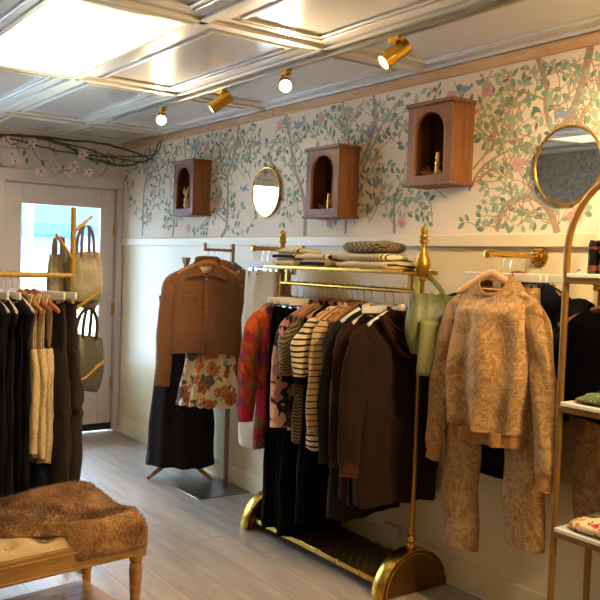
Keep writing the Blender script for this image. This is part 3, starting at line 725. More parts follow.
def skirt(name, label, loc, rz, mat, L, hw0=.16, hw1=.24, seed=1., group=None, cat='skirt', z0=-.13, fold=.02, k=7, hd=.05, cx=0):
    t = thing(name, label, cat, loc, rz, group)
    m = MB(); shell(m, [(z0, 0, hw0, .026, .003), (z0-.15, 0, hw0*1.1, hd*.7, fold*.5), (-L*.6, cx*.5, hw1*.93, hd, fold), (-L, cx, hw1, hd*1.1, fold*1.15)], nz=40, seed=seed, k=k, hem=.008); m.build('skirt_panel', mat, t)
    m = MB(); shell(m, [(z0+.002, 0, hw0*1.01, .029, .002), (z0-.035, 0, hw0*1.03, .031, .002)], nz=4, seed=seed, hem=0); m.build('waistband', mat, t)
    return t
# ------------------------------------------------------------------ central gold rack
RXc, YA, YB = -.243, -2.775, -3.90
rk = thing('gold_clothes_rack', 'large gold clothes rack with turned finials and half-round ends in the middle', 'clothes rack', (RXc, 0, 0))
for y in (YA, YB):
    m = MB(); m.tube([(0, y, .235), (0, y, 1.45)], .011, 16)
    m.build('post', GOLDD, rk)
    m = MB(); m.lathe([(.010, 1.425), (.021, 1.43), (.023, 1.438), (.012, 1.446), (.016, 1.452), (.028, 1.468), (.034, 1.49), (.035, 1.503), (.031, 1.525), (.022, 1.548), (.015, 1.566), (.013, 1.585), (.014, 1.598), (.021, 1.603), (.021, 1.612), (.014, 1.617), (.019, 1.624), (.0195, 1.636), (.015, 1.642), (.018, 1.65), (.016, 1.664), (.007, 1.672), (.001, 1.674)], (0, y, 0), 28); m.build('finial', GOLDP, rk)
    m = MB(); m.ball((0, y, .245), .021, seg=10); m.lathe([(.014, .20), (.018, .212), (.014, .226)], (0, y, 0), 20); m.build('ball_joint', GOLD, rk)
    m = MB(); R0 = .198; arc = [(R0*math.cos(PI*i/28), R0*math.sin(PI*i/28)) for i in range(29)]
    m.prism([(a, b+.004) for a, b in arc], 'y', y-.03, y+.03, smooth=False)
    e = m.build('half_round_end', plain('bronze_panel', '#7a5320', .4, metal=.75, var=.2, nscale=40) if y == YA else bpy.data.materials['bronze_panel'], rk, bevel=.003)
    m = MB(); m.tube([(a*1.0, y, b+.004) for a, b in arc], .009, 10, ell=(1, 4.2), up=(0, 0, 1)); m.build('end_rim', GOLD, e)
    m = MB(); m.tube([(a*.86, y-.031, b*.86+.012) for a, b in arc], .004, 8); m.build('scroll_bead', GOLD, e)
m = MB(); m.tube([(0, YA+.0, 1.378), (0, YB, 1.378)], .0115, 18); m.build('hanging_rail', GOLD, rk)
for y in (YA-.055, YB+.075):
    m = MB(); m.box(-.009, .009, y-.012, y+.012, 1.385, 1.457); m.build('bracket', GOLDP, rk, bevel=.002)
m = MB(); m.box(-.105, .105, YB+.01, YA+.02, 1.455, 1.467); m.build('top_shelf', GOLDP, rk, bevel=.003)
m = MB()
for x in (-.105, .105): m.box(x-.006, x+.006, YB+.01, YA+.02, 1.462, 1.474)
m.build('shelf_lip', GOLD, rk, bevel=.002)
t = NT('dark_lattice_shelf'); v = t.coord((26, 26, 26), rot=(0, 0, .785)); s = t.sep(v)
f = t.math('MAXIMUM', t.math('LESS_THAN', t.math('FRACT', s[0]), .12), t.math('LESS_THAN', t.math('FRACT', s[1]), .12))
t.col(t.mix(f, '#2c2118', '#6a5026')); LATT = t.set(.4, .3)
m = MB(); m.box(-.145, .16, YB+.03, YA-.03, .058, .066); m.build('bottom_shelf', LATT, rk)
for x in (-.155, .165):
    m = MB(); m.box(x-.008, x+.008, YB+.03, YA-.03, .046, .072); m.build('side_rail', GOLD, rk, bevel=.002)
m = MB()
for x in (-.17, .17):
    for y in (YA, YB): m.ball((x, y+.04, .012), .012, seg=8)
m.build('foot', CHROME, rk)

RZ = 1.378
G1 = 'wooden hangers crowded on the gold rack'
def on_rack(y): return (RXc, y, RZ)
rz0 = 0.0
# bright dress at the street end
top('bright_floral_dress', 'orange, pink and purple floral dress hanging at the street end of the gold rack', 'dress', (RXc-.02, -2.865, RZ), .12, BRIGHT, .90, hw=.2, hd=.04, fold=.018, sl=.62, sw=.062, spread=.05, seed=2.2, neck=.03, k=6, clamp=.222)
hanger('honey', (RXc-.02, -2.865, RZ), .12, 'honey wood hanger holding the bright floral dress')
# black trousers on white clip hangers
ys = [-2.935, -2.99, -3.06, -3.13]
lab = ['nearest the bright floral dress', 'second from the bright floral dress', 'third from the bright floral dress', 'just behind the dusky floral blouse']
for i, y in enumerate(ys):
    hanger('clip', on_rack(y), (-.03, .03, -.05, .02)[i], 'white clip hanger on the gold rack, '+lab[i], rr=.0125, w=.19)
    if i % 2 == 0: trousers('black_trousers', 'long black trousers on a white clip hanger, '+lab[i], on_rack(y), (-.03, .03, -.05, .02)[i], BLACKF, 1.31-.015*i, hw=.165, leg=.098, seed=i+3.)
    else: skirt('black_skirt', 'long black pleated skirt on a white clip hanger, '+lab[i], on_rack(y), (-.03, .03, -.05, .02)[i], BLACKF, 1.30+.005*i, .16, .22, seed=i+1., fold=.016, hd=.035)
top('dusky_floral_blouse', 'black blouse with dusky pink flowers beside the black trousers', 'blouse', on_rack(-3.165), .05, DUSKY, .76, hw=.2, hd=.04, sl=.60, sw=.066, spread=.045, seed=4.1, neck=.03, clamp=.222)
hanger('honey', on_rack(-3.165), .05, 'honey wood hanger holding the dusky floral blouse')
top('houndstooth_blouse', 'olive and black houndstooth puff-sleeved blouse on the gold rack', 'blouse', on_rack(-3.245), .02, HOUND, .80, hw=.215, hd=.045, fold=.016, sl=.33, sw=.085, spread=.03, seed=5.3, neck=.03, cuff=(.04, BLACKF), flare=.01, clamp=.222)
hanger('walnut', on_rack(-3.245), .02, 'dark orange wood hanger holding the houndstooth blouse')
top('black_dress', 'long black dress hanging just behind the striped sweater', 'dress', on_rack(-3.30), 0, BLACKF, 1.2, hw=.2, hd=.035, fold=.018, sl=0, seed=9.3, k=7, flare=.03, clamp=.222)
hanger('honey', on_rack(-3.30), 0, 'honey wood hanger holding the long black dress')
top('striped_sweater', 'cream sweater with bold black stripes and black cuffs on the gold rack', 'sweater', on_rack(-3.375), -.04, STRIPE, .80, hw=.215, hd=.05, sl=.32, sw=.085, spread=.035, seed=6.4, neck=.035, cuff=(.045, BLACKF), clamp=.222)
hanger('honey', on_rack(-3.375), -.04, 'honey wood hanger holding the boldly striped sweater')
top('tan_striped_sweater', 'tan sweater with thin black stripes right of the bold striped one', 'sweater', on_rack(-3.455), .02, STRIPE2, .77, hw=.21, hd=.048, sl=.56, sw=.062, spread=.03, seed=7.4, neck=.035, cuff=(.03, CREAMK), clamp=.222)
hanger('walnut', on_rack(-3.455), .02, 'dark orange wood hanger holding the tan striped sweater')
for i, (y, kd) in enumerate(((-3.205, 'honey'), (-3.41, 'walnut'), (-3.50, 'honey'))):
    lb = ['between the dusky blouse and the houndstooth', 'between the two striped sweaters', 'right of the tan striped sweater'][i]
    top('camisole', 'short plain top squeezed '+lb, 'top', on_rack(y), .03*i, (CAMEL, CREAMK, CAMEL)[i], .55, hw=.17, hd=.025, sl=0, seed=8+i, neck=.04, clamp=.222)
    hanger(kd, on_rack(y), .03*i, 'wooden hanger squeezed '+lb)
top('dark_brown_coat', 'long charcoal brown coat right of the striped sweaters', 'coat', on_rack(-3.56), .03, CHARC, 1.10, hw=.225, hd=.05, fold=.014, sl=.7, sw=.068, spread=.03, seed=11.2, neck=.03, clamp=.222)
hanger('white', on_rack(-3.56), .03, 'white hanger holding the long charcoal brown coat')
top('dark_brown_sweater', 'dark brown long sweater second from the right on the gold rack', 'sweater', on_rack(-3.655), .0, BROWND, .98, hw=.235, hd=.052, fold=.014, sl=.66, sw=.07, spread=.035, seed=12.2, neck=.03, cuff=(.05, BROWNM), clamp=.222)
hanger('white', on_rack(-3.655), .0, 'white hanger holding the second dark brown sweater')
skirt('black_long_skirt', 'long black pleated skirt near the post with the green bag', on_rack(-3.715), 0, NAVYF, 1.0, .18, .25, seed=3.7, fold=.016, hd=.035, cx=.02)
hanger('clip', on_rack(-3.715), 0, 'white clip hanger holding the black pleated skirt near the green bag', w=.19)
fr = top('brown_cowl_sweater', 'long dark brown cowl-front sweater facing the room at the right end of the gold rack', 'sweater', on_rack(-3.775), -.06, BROWNK, .98, hw=.235, hd=.075, fold=.016, sl=.66, sw=.072, spread=.05, seed=13.4, neck=.02, cuff=(.06, BROWNM), clamp=.222)
for q in range(3):                                      # draped cowl folds
    m = MB(); pts = []
    for i in range(17):
        u = -1+i/8; pts.append((u*(.15+.012*q), -.058-.028*(1-u*u)-.006*q, -.10-.012*abs(u)-(.10+.05*q)*(1-u*u)))
    m.tube(pts, .013, 10, ell=(1.5, .6), up=(0, -1, 0)); m.build('cowl_fold', BROWNM, fr)
hanger('white', on_rack(-3.775), -.06, 'white hanger holding the brown cowl sweater at the rack end')

# green bag slung on the right finial
bg = thing('sage_green_bag', 'sage green leather bag slung from the right post of the gold rack', 'bag', (RXc, YB, 0))
bg.rotation_euler = (0, 0, -.65)
def pouch(m, W, D, z1, z0, cx=0, cy=0, seed=0., pinch=.6, lean=0., seg=56, mi=0):
    def fn(u, v):
        a = 2*PI*u; ca, sa = math.cos(a), math.sin(a); k = pinch+(1-pinch)*sm(min(v*1.6, 1)); kk = k if v < .85 else k*(1-.25*((v-.85)/.15)**2)
        x = math.copysign(abs(ca)**.6, ca)*W*(.86+.16*math.sin(PI*min(1, v*.8+.1))-.10*max(0, v-.8)/.2); y = math.copysign(abs(sa)**.7, sa)*D*kk
        n = mnoise.noise(Vector((x*11+seed, y*6, v*3+seed))); z = z1+(z0-z1)*v
        y += n*.014+.006*math.sin(14*x/W+seed)*(1-v)
        return (cx+x+lean*v+n*.008, cy+y, z+.008*math.sin(9*x+seed)+.012*(1-v)*mnoise.noise(Vector((x*14, seed, 0))))
    m.grid(fn, seg, 26, mi, True)
    n0 = len(m.v)-seg; m.f.append(list(range(n0, n0+seg))); m.mi.append(mi); m.sm.append(True)
m = MB(); pouch(m, .13, .055, 1.365, 1.10, .055, -.10, 2.1, .5); m.build('pouch', SAGE, bg)
m = MB(); m.grid(lambda u, v: (-.02+.165*u-.012*v, -.167-.012*math.sin(PI*v)-.004*math.sin(6*u), 1.265-.02*u-(.245-.015*u)*v), 8, 12); m.build('front_flap', SAGEP, bg, solid=.004)
for s_ in (-1, 1):
    m = MB(); m.tube(wig([(.03+s_*.07, -.10, 1.345), (.02+s_*.05, -.08, 1.40), (s_*.03, .0, 1.45 if s_ > 0 else 1.448), (s_*.026, .028, 1.452), (.0, .04, 1.45)], 0), .006, 8, ell=(2, .6)); m.build('strap', SAGE, bg)
m = MB()
for i in range(7): m.tube([(.05, -.095, 1.345), (.05+.02*math.cos(i), -.11, 1.36+.015*math.sin(i*2)), (.05+.045*math.cos(i), -.118, 1.355+.03*math.sin(i*2))], .0025, 6)
m.build('tie_knot', SAGE, bg)

# folded knitwear on top of the rack
def folded(x, y, z, w, d, h, mat, label, name='folded_sweater', seed=0., rz=0., group=None, cat='sweater', sm_=None):
    t = thing(name, label, cat, (x, y, z), rz, group)
    m = MB()
    def fn(u, v):
        a = 2*PI*u; ca, sa = math.cos(a), math.sin(a); r = math.sin(PI*v)**.35 if 0 < v < 1 else 0
        X_ = math.copysign(abs(ca)**.45, ca)*w*(.55*r+.45*min(1, r*1.2)) if r else 0; Y_ = math.copysign(abs(sa)**.45, sa)*d*(r) if r else 0
        n = mnoise.noise(Vector((X_*12+seed, Y_*12, v*2)))
        return (X_+n*.006, Y_+n*.006, h*(.5-.5*math.cos(PI*v))*(1+.25*n)+.004*math.sin(X_*30+seed)*v)
    m.grid(fn, 48, 14, 0, True); m.build('folded_body', mat, t)
    if sm_:
        m = MB(); m.tube([(-w*.99, -d*.8, h*.5), (-w*1.02, 0, h*.55), (-w*.99, d*.8, h*.5)], h*.22, 8, ell=(1, .5), up=(0, 0, 1)); m.build('rolled_edge', sm_, t)
    return t
zt = 1.468
folded(RXc, -2.93, zt, .10, .125, .042, CREAMK, 'cream folded knit at the bottom of the left pile on the rack shelf', seed=1., sm_=CREAMK)
folded(RXc, -2.92, zt+.038, .098, .12, .036, STRIPF, 'navy striped folded knit in the left pile on the rack shelf', seed=2., sm_=NAVYF)
folded(RXc, -2.94, zt+.070, .095, .11, .03, STRIPF, 'navy striped folded knit on top of the left pile', seed=3., sm_=CREAMK)
folded(RXc, -3.19, zt, .10, .13, .042, CREAMK, 'cream folded knit at the bottom of the middle pile on the rack shelf', seed=4., sm_=NAVYF)
folded(RXc, -3.18, zt+.038, .098, .125, .036, STRIPF, 'navy striped folded knit on top of the middle pile', seed=5., sm_=CREAMK)
folded(RXc, -3.58, zt, .10, .23, .046, STRIPE, 'wide folded striped knit at the bottom of the right pile on the rack shelf', seed=6., sm_=CREAMK)
folded(RXc, -3.55, zt+.042, .095, .20, .04, STRIPF, 'folded striped knit in the middle of the right pile', seed=7., sm_=CREAMK)
folded(RXc, -3.56, zt+.082, .09, .17, .055, HOUND, 'dark woven folded cloth on top of the right pile', seed=8.)

# ------------------------------------------------------------------ wall arms with flanges
def wall_arm(y, z, L, label):
    t = thing('gold_wall_arm', label, 'wall rail', (-.0005, y, z))
    m = MB(); m.lathe([(.045, 0), (.045, -.006), (.042, -.008), (.022, -.009), (.02, -.022), (.017, -.023)], seg=32, axis='x'); fl = m.build('flange', GOLD, t)
    for a in (.785, 2.356, 3.927, 5.498):
        m = MB(); m.lathe([(.005, -.008), (.005, -.0105), (.001, -.011)], (0, .033*math.cos(a), .033*math.sin(a)), 10, axis='x'); m.build('screw', DARKIN, fl)
    m = MB(); m.tube([(-.02, 0, 0), (-L+.012, 0, 0)], .0115, 18); m.lathe([(.0115, -L+.012), (.0165, -L+.011), (.0165, -L-.012), (.0115, -L-.014), (.001, -L-.014)], seg=20, axis='x'); m.build('bar', GOLD, t)
    return t
wall_arm(-2.61, 1.567, .33, 'gold pipe arm on the wall behind the street end of the gold rack')
wall_arm(-4.352, 1.552, .32, 'gold pipe arm with round flange holding the tan sweater')
wall_arm(-4.79, 1.44, .22, 'short gold pipe arm hidden behind the arched shelf')
# left arm: cream jeans, beige things
def onA(x): return (x, -2.61, 1.567)
R90 = -PI/2
hanger('clip', onA(-.27), R90+.1, 'clip hanger holding the cream jeans on the wall arm', w=.15)
jn = trousers('cream_jeans', 'long cream jeans clipped to the wall arm beside the brown jacket', onA(-.27), R90+.1, CREAMD, 1.16, hw=.15, leg=.09, seed=4.4, gap=.0, flat=.35)
m = MB(); m.lathe([(.008, -.034), (.008, -.038), (.001, -.039)], (0, 0, -.148), 12, axis='y'); m.build('button', COPPER, jn)
for s_ in (-1, 1): m = MB(); m.box(s_*.09-.006, s_*.09+.006, -.034, -.031, -.17, -.128); m.build('belt_loop', CREAMD, jn)
for i, (x, mt, lb) in enumerate(((-.23, CREAMD, 'second'), (-.17, CREAMK, 'third'))):
    hanger('clip', onA(x), R90+.1, 'clip hanger %s from the tip of the left wall arm' % lb, w=.15)
    skirt('cream_skirt', 'pale skirt on the left wall arm, %s from its tip' % lb, onA(x), R90+.1, mt, .75, .13, .14, seed=i+5., fold=.01, hd=.025)
hanger('clip', onA(-.11), R90, 'clip hanger nearest the wall on the left wall arm', w=.15)
top('navy_vest', 'short dark navy top hanging near the wall behind the rack shelf', 'top', (-.11, -2.72, 1.567-.0), R90, NAVYF, .42, hw=.09, hd=.02, sl=0, seed=3., neck=.03, sh=.085) if False else None
# right arm
def onB(x): return (x, -4.352, 1.552)
sw_ = top('tan_toile_sweater', 'tan patterned sweatshirt hanging at the front of the right wall arm', 'sweatshirt', (-.295, -4.372, 1.552), R90+.0, TOILE, .70, hw=.195, hd=.085, fold=.036, sl=.70, sw=.058, spread=.10, sh=.168, k=3, seed=21.3, neck=.085, wr=.009, cuff=(.07, RIBT), hemband=(.055, RIBT), flare=-.005)
m = MB(); m.box(-.022, .022, .010, .013, -.135, -.108); m.build('neck_label', LABELM, sw_)
hanger('pale', onB(-.295), R90+.06, 'pale wood hanger holding the tan patterned sweatshirt', w=.16)
hanger('clip', onB(-.235), R90+.03, 'white clip hanger just behind the tan sweatshirt', w=.19)
trousers('tan_toile_trousers', 'tan patterned trousers below the matching sweatshirt', onB(-.235), R90+.03, TOILE2, 1.25, hw=.185, leg=.097, seed=22., gap=.05, hd=.045, stagger=(.0, .09))
hanger('clip', onB(-.185), R90-.03, 'white clip hanger third from the tip of the right wall arm', w=.19)
skirt('black_midi_skirt', 'black skirt showing between the tan patterned trouser legs', onB(-.185), R90-.03, BLACKF, .88, .16, .2, seed=8.8, fold=.012, hd=.03)
hanger('walnut', onB(-.135), R90+.15, 'brown wood hanger fourth from the tip of the right wall arm')
top('black_t_shirt', 'black short-sleeved t-shirt just right of the tan sweatshirt', 't-shirt', onB(-.135), R90+.15, NAVYF, .66, hw=.25, hd=.04, sl=.26, sw=.1, spread=.07, seed=14., neck=.03)
hanger('clip', onB(-.09), R90, 'white clip hanger near the wall on the right wall arm', w=.19)
trousers('black_trousers', 'black trousers nearest the wall on the right wall arm', onB(-.09), R90, NAVYF, .95, hw=.17, leg=.1, seed=24., gap=.02)
def onC(x): return (x, -4.79, 1.44)
hanger('walnut', onC(-.15), R90, 'brown wood hanger holding a black t-shirt behind the arched shelf')
top('black_t_shirt', 'black short-sleeved t-shirt behind the arched shelf at right edge', 't-shirt', onC(-.15), R90, NAVYF, .5, hw=.20, hd=.035, sl=.24, sw=.08, spread=.03, seed=15., neck=.03, sh=.19)
hanger('clip', onC(-.085), R90, 'white clip hanger behind the arched shelf', w=.17)
trousers('tan_toile_trousers', 'tan patterned trousers hanging behind the arched shelf', onC(-.085), R90, TOILE2, .98, hw=.14, leg=.08, seed=25., gap=.0)

# ------------------------------------------------------------------ steel T stand with jacket
st = thing('steel_garment_stand', 'steel T-shaped garment stand with square base plate by the wall', 'garment stand', (-.105, -2.0, 0))
m = MB(); m.box(-.29, .085, -.17, .17, 0, .006); m.build('base_plate', STEEL, st, bevel=.002)
m = MB(); m.box(-.012, .012, -.012, .012, .006, 1.60); m.build('pole', plain('brown_steel', '#8a705c', .4, metal=.5), st, bevel=.002)
m = MB(); m.box(-.20, .0, -.009, .009, 1.548, 1.566); m.box(-.21, -.195, -.009, .009, 1.548, 1.60); m.build('arm', WALHG, st, bevel=.002)
def onS(x): return (-.105+x, -2.0, 1.5575)
JR = -.62
jk = top('brown_jacket', 'brown brushed wool jacket with collar and buttons facing the room', 'jacket', onS(-.18), JR, CAMEL, .66, hw=.225, hd=.075, fold=.004, sl=.76, sw=.058, spread=.04, seed=31.2, neck=.075, k=3, sh=.215, wr=.002)
# collar, placket, yoke, pockets, buttons
for s_ in (-1, 1):
    m = MB()
    def cg(u, v):
        p0 = Vector((s_*(.074-.068*u**1.3), .012-.075*u, -.066-.098*u)); p1 = Vector((s_*(.100+.028*u), .006-.075*u, -.102-.105*u+.018*u*u))
        q = p0.lerp(p1, v); q.y = min(q.y, surf_y(.66, .225, .075, .215, q.x, min(q.z, -.07), .008)) if u > .25 else q.y; return tuple(q)
    m.grid(cg, 14, 6); m.build('collar', CAMEL, jk, solid=.005)
m = MB(); m.tube([(-.078, .0, -.074), (-.065, .028, -.062), (0, .034, -.059), (.065, .028, -.062), (.078, .0, -.074)], .014, 8, ell=(1.4, .4), up=(0, 0, 1)); m.build('collar_stand', CAMEL, jk)
m = MB(); m.grid(lambda u, v: (-.07+.14*u, .014-.02*abs(u-.5), -.07-.13*v*(1-abs(2*u-1)*.6)), 9, 6); m.build('lining', plain('maroon_lining', '#4a1f18', .8), jk, solid=.003)
m = MB(); m.box(-.022, .022, -.002, .003, -.128, -.108); m.build('neck_label', LABELM, jk)
m = MB(); m.grid(lambda u, v: (-.016+.032*u, surf_y(.66, .225, .075, .215, 0, -.16-.50*v, .007), -.162-.503*v), 4, 24); m.build('button_placket', CAMEL, jk, solid=.003)
for z in (-.19, -.29, -.39, -.49, -.59):
    yb = surf_y(.66, .225, .075, .215, 0, z, .008); m = MB(); m.lathe([(.0075, yb), (.0075, yb-.004), (.003, yb-.0045)], (0, 0, z), 14, axis='y'); m.build('button', CHROME, jk)
for s_ in (-1, 1):
    m = MB(); m.grid(lambda u, v: (s_*(.045+.115*u), surf_y(.66, .225, .075, .215, .045+.115*u, -.27, .006), -.29-.032*v-.014*v*(1-abs(2*u-1))), 9, 4); m.build('pocket_flap', CAMEL, jk, solid=.003)
m = MB(); m.tube([(x_/100, surf_y(.66, .225, .075, .215, x_/100, -.275, .002), -.275) for x_ in range(-19, 20, 2)], .0022, 6); m.build('yoke_seam', CAMEL, jk)
hanger('honey', onS(-.18), JR, 'honey wood hanger holding the brown jacket', w=.19)
ds = thing('rust_floral_dress', 'cream dress with rust flowers showing below the brown jacket', 'dress', onS(-.13), JR+.02)
m = MB(); shell(m, [(-.08, 0, .1, .028, 0), (-.12, 0, .16, .03, 0), (-.3, 0, .16, .03, .004), (-.6, 0, .165, .035, .008), (-.68, 0, .17, .06, .014), (-.80, 0, .185, .08, .022), (-.955, 0, .205, .09, .028)], nz=48, seed=2.7, k=6, hem=.004); m.build('dress_skirt', RUST, ds)
m = MB(); shell(m, [(-.945, 0, .203, .089, .028), (-1.0, 0, .222, .098, .036)], nz=6, seed=2.7, k=11, hem=.006); m.build('ruffled_hem', RUST, ds)
hanger('honey', onS(-.13), JR+.02, 'honey wood hanger just behind the brown jacket', w=.17)
for i, (x, kd, mt, r, nm) in enumerate(((-.10, 'walnut', RUST, JR+.25, 'rust floral blouse behind the jacket, sleeve showing at right'), (-.12, 'walnut', PANTS, JR+.1, 'slate blue blouse behind the jacket'))):
    if i == 1: continue
    hanger(kd, onS(x), r, 'brown wood hanger holding the %s' % nm.split(',')[0], w=.19)
    top('rust_floral_blouse', nm, 'blouse', onS(x), r, mt, .62, hw=.16, hd=.02, sl=0, seed=5.+i, neck=.03, sh=.19)
hanger('walnut', onS(-.065), JR-.1, 'brown wood hanger nearest the pole of the steel stand', w=.19)
top('slate_blue_blouse', 'slate blue top hanging nearest the pole of the steel stand', 'top', onS(-.065), JR-.1, PANTS, .80, hw=.17, hd=.02, sl=0, seed=7., neck=.03, sh=.16)

# ------------------------------------------------------------------ wooden dress form with long dark skirt
fm = thing('wooden_dress_form', 'wooden dress form on splayed legs wearing the long dark dress by the door', 'dress form', (-.25, -1.64, 0), -.55)
WD = wood('form_leg_wood', '#a8713c', '#8a5628', 6, .4, 2)
m = MB(); m.tube([(0, 0, .16), (0, 0, 1.3)], .014, 12); m.build('pole', WD, fm)
m = MB(); m.lathe([(.012, 1.38), (.014, 1.43), (.017, 1.46), (.024, 1.47), (.03, 1.5), (.028, 1.503)], seg=4); m.build('neck_block', WALHG, fm)
for a in (-2.75, -.35, 1.5):
    m = MB(); m.tube([(.015*math.cos(a), .015*math.sin(a), .17), (.12*math.cos(a), .12*math.sin(a), .09), (.23*math.cos(a), .23*math.sin(a), .014)], [.016, .016, .013], 10); m.build('leg', WD, fm)
m = MB(); shell(m, [(1.385, 0, .035, .03, 0), (1.35, 0, .1, .06, 0), (1.31, 0, .16, .08, 0), (1.2, 0, .165, .09, 0), (1.02, 0, .135, .08, 0), (.9, 0, .15, .09, 0)], nz=20, wr=0, hem=0, sq=.95); m.build('torso', fabric('grey_linen', '#8f96a3', '#7f8794'), fm)
dk = thing('long_dark_dress', 'long dark button-through dress with thin straps on the wooden form near the door', 'dress', (-.25, -1.64, 0), -.55)
m = MB(); shell(m, [(1.24, 0, .172, .097, 0), (1.02, 0, .148, .09, 0), (.93, 0, .165, .1, .003), (.55, 0, .205, .12, .012), (.10, 0, .235, .15, .018)], nz=44, seed=1.9, k=5, hem=.005, sq=.9); m.build('dress_body', CHARC, dk)
for s_ in (-1, 1): m = MB(); m.tube([(s_*.11, -.09, 1.24), (s_*.105, -.082, 1.32), (s_*.08, -.03, 1.372), (s_*.1, .06, 1.33), (s_*.11, .09, 1.24)], .005, 6, ell=(1.6, .5)); m.build('strap', CHARC, dk)
m = MB()
for i in range(9): m.lathe([(.008, -.005), (.008, 0), (.002, .001)], (-.02, -.103-.045*i/8-(.02 if i > 0 else 0), 1.1-.1*i), 10, axis='y')
m.build('front_button', DARKIN, dk)
# ------------------------------------------------------------------ arched gold shelf unit at right
AX, AY = -.32, -4.725            # front plane, left upright
sh = thing('arched_gold_shelf', 'tall arched gold shelf unit at the right edge with pale shelves', 'shelf', (AX, AY, 0))
GOLDS = plain('aged_gold_frame', '#8e6526', .42, metal=.55, var=.1)
Wd, Dp, Rr = .52, .22, .26
for x in (0, Dp):
    m = MB(); pts = [(x, 0, 0), (x, 0, .5), (x, 0, 1.0), (x, 0, 1.56)] + [(x, -Rr+Rr*math.cos(a), 1.56+Rr*1.1*math.sin(a)) for a in [PI*i/24 for i in range(1, 24)]] + [(x, -Wd, 1.56), (x, -Wd, 1.0), (x, -Wd, .5), (x, -Wd, 0)]
    m.tube(pts, .012, 12, ell=(.9, 1.15), up=(1, 0, 0)); m.build('arched_frame', GOLDS, sh)
for z in (1.47, 1.0, .535, .12):
    m = MB(); m.box(-.012, Dp+.012, -Wd, 0, z-.022, z-.001); fr_ = m.build('shelf_rim', GOLDS, sh, bevel=.002)
    m = MB(); m.box(-.016, Dp+.01, -Wd+.012, -.012, z, z+.016); m.build('shelf_board', WHITE, sh, bevel=.003)
BOT = plain('black_glass', '#120c0a', .12, spec=.6); BLAB = plain('red_brown_label', '#6a2a1a', .5)
for i, (x, y) in enumerate(((.04, -.085), (.04, -.131), (.04, -.177))):
    b = thing('dark_bottle', ['black bottle with red-brown label, leftmost on the top shelf', 'black bottle beside the leftmost one on the top shelf', 'black bottle at the picture edge on the top shelf'][i], 'bottle', (AX+x, AY+y, 1.486))
    m = MB(); m.lathe([(.019, 0), (.021, .003), (.021, .075), (.0195, .08), (.0195, .083), (.021, .085), (.021, .118), (.019, .121), (.001, .121)], seg=28); m.build('bottle_body', BOT, b)
    for za, zb in ((.012, .03), (.088, .098)): m = MB(); m.lathe([(.0213, za), (.0213, zb)], seg=28, caps=False); m.build('label_band', BLAB, b)
m = MB(); m.ball((0, 0, .008), .008); o = m.build('silver_bead', CHROME); o.location = (AX+.01, AY-.045, 1.486); tag(o, 'tiny silver ornament left of the black bottles', 'ornament')
def pack(z, y, w, d, h, mat, roll, label, rz, cat='scarf', name='folded_scarf'):
    t = thing(name, label, cat, (AX+.1, AY+y, z), rz); m = MB()
    def fn(u, v):
        a = 2*PI*u; ca, sa = math.cos(a), math.sin(a); r = math.sin(PI*v)**.5
        X_ = math.copysign(abs(ca)**.6, ca)*w*r; Y_ = math.copysign(abs(sa)**.6, sa)*d*r; n = mnoise.noise(Vector((X_*14, Y_*14, v*2+h*50)))
        return (X_, Y_, h*(.5-.5*math.cos(PI*v))*(1+.6*n)*(1.1-.6*(Y_/d)))
    m.grid(fn, 48, 14, 0, True); m.build('folded_cloth', mat, t)
    m = MB(); m.tube([(-w*.8, d*.62, .012), (0, d*.86, .014), (w*.6, d*.7, .012)], [.012, .016, .012], 10, ell=(1, .8)); m.build('rolled_edge', roll, t)
pack(1.016, -.17, .105, .14, .05, GREENFL, plain('salmon_cloth', '#cf7a4c', .8), 'green floral folded cloth with salmon rolled edge on the shelf', .0)
pack(.551, -.18, .11, .15, .06, CREAMFL, plain('crimson_cloth', '#9a1a2a', .8), 'cream folded cloth with red flowers on the lower shelf', .0)

# ------------------------------------------------------------------ outlet box low on the wall
ob = thing('wall_outlet_box', 'white surface-mounted power outlet behind the gold rack foot', 'outlet', (-.001, -3.53, .115))
m = MB(); m.box(-.04, 0, -.06, .06, -.035, .055); m.build('box', WHITE, ob, bevel=.004)
for y in (-.03, .03):
    m = MB(); m.lathe([(.017, -.0405), (.017, -.043), (.014, -.044), (.001, -.044)], (0, y, .01), 18, axis='x'); m.build('socket', CREAM, ob)

# ------------------------------------------------------------------ left rack with branch posts
BR = math.radians(5)
lr = thing('golden_branch_rack', 'golden wooden clothes rack with angled pegs on its post at left', 'clothes rack', (-1.445, -2.75, 0), BR)
GW = wood('golden_painted_wood', '#b18c30', '#96721f', 6, .4, 2)
for x, lb in ((0, 1), (-1.05, 0)):
    m = MB(); m.tube([(x, 0, .03), (x, 0, .6), (x, 0, 1.715), (x, 0, 1.72)], [.0135, .0135, .0125, .008], 14); ps = m.build('post', GW, lr)
    for (a, z0, dx, dy, dz) in ((0, 1.60, .12, .05, .085), (0, 1.47, -.10, -.03, .115), (0, 1.22, .13, -.03, .095), (0, .87, .15, -.05, .1)):
        m = MB(); m.tube([(x, 0, z0), (x+dx*.5, dy*.5, z0+dz*.5), (x+dx, dy, z0+dz)], [.009, .009, .0075], 10); m.build('peg', GW, ps)
    m = MB(); m.tube([(x, -.2, .016), (x, 0, .03), (x, .2, .016)], .014, 10); m.build('foot', GW, lr)
m = MB(); m.tube([(-1.05, 0, 1.392), (0, 0, 1.392)], .0125, 14); m.build('hanging_rail', GW, lr)
RL = 1.392
def onL(d): return (-1.445-d*math.cos(BR), -2.75-d*math.sin(BR), RL)
RB = PI/2+BR                                       # garment width runs across the rail
lst = [('dark', .085), ('dark', .135), ('tank', .19), ('tank', .222), ('tank', .256), ('black', .29), ('black', .32), ('black', .35), ('black', .38), ('black', .41), ('croc', .445), ('black', .485)]
n_t = n_b = 0
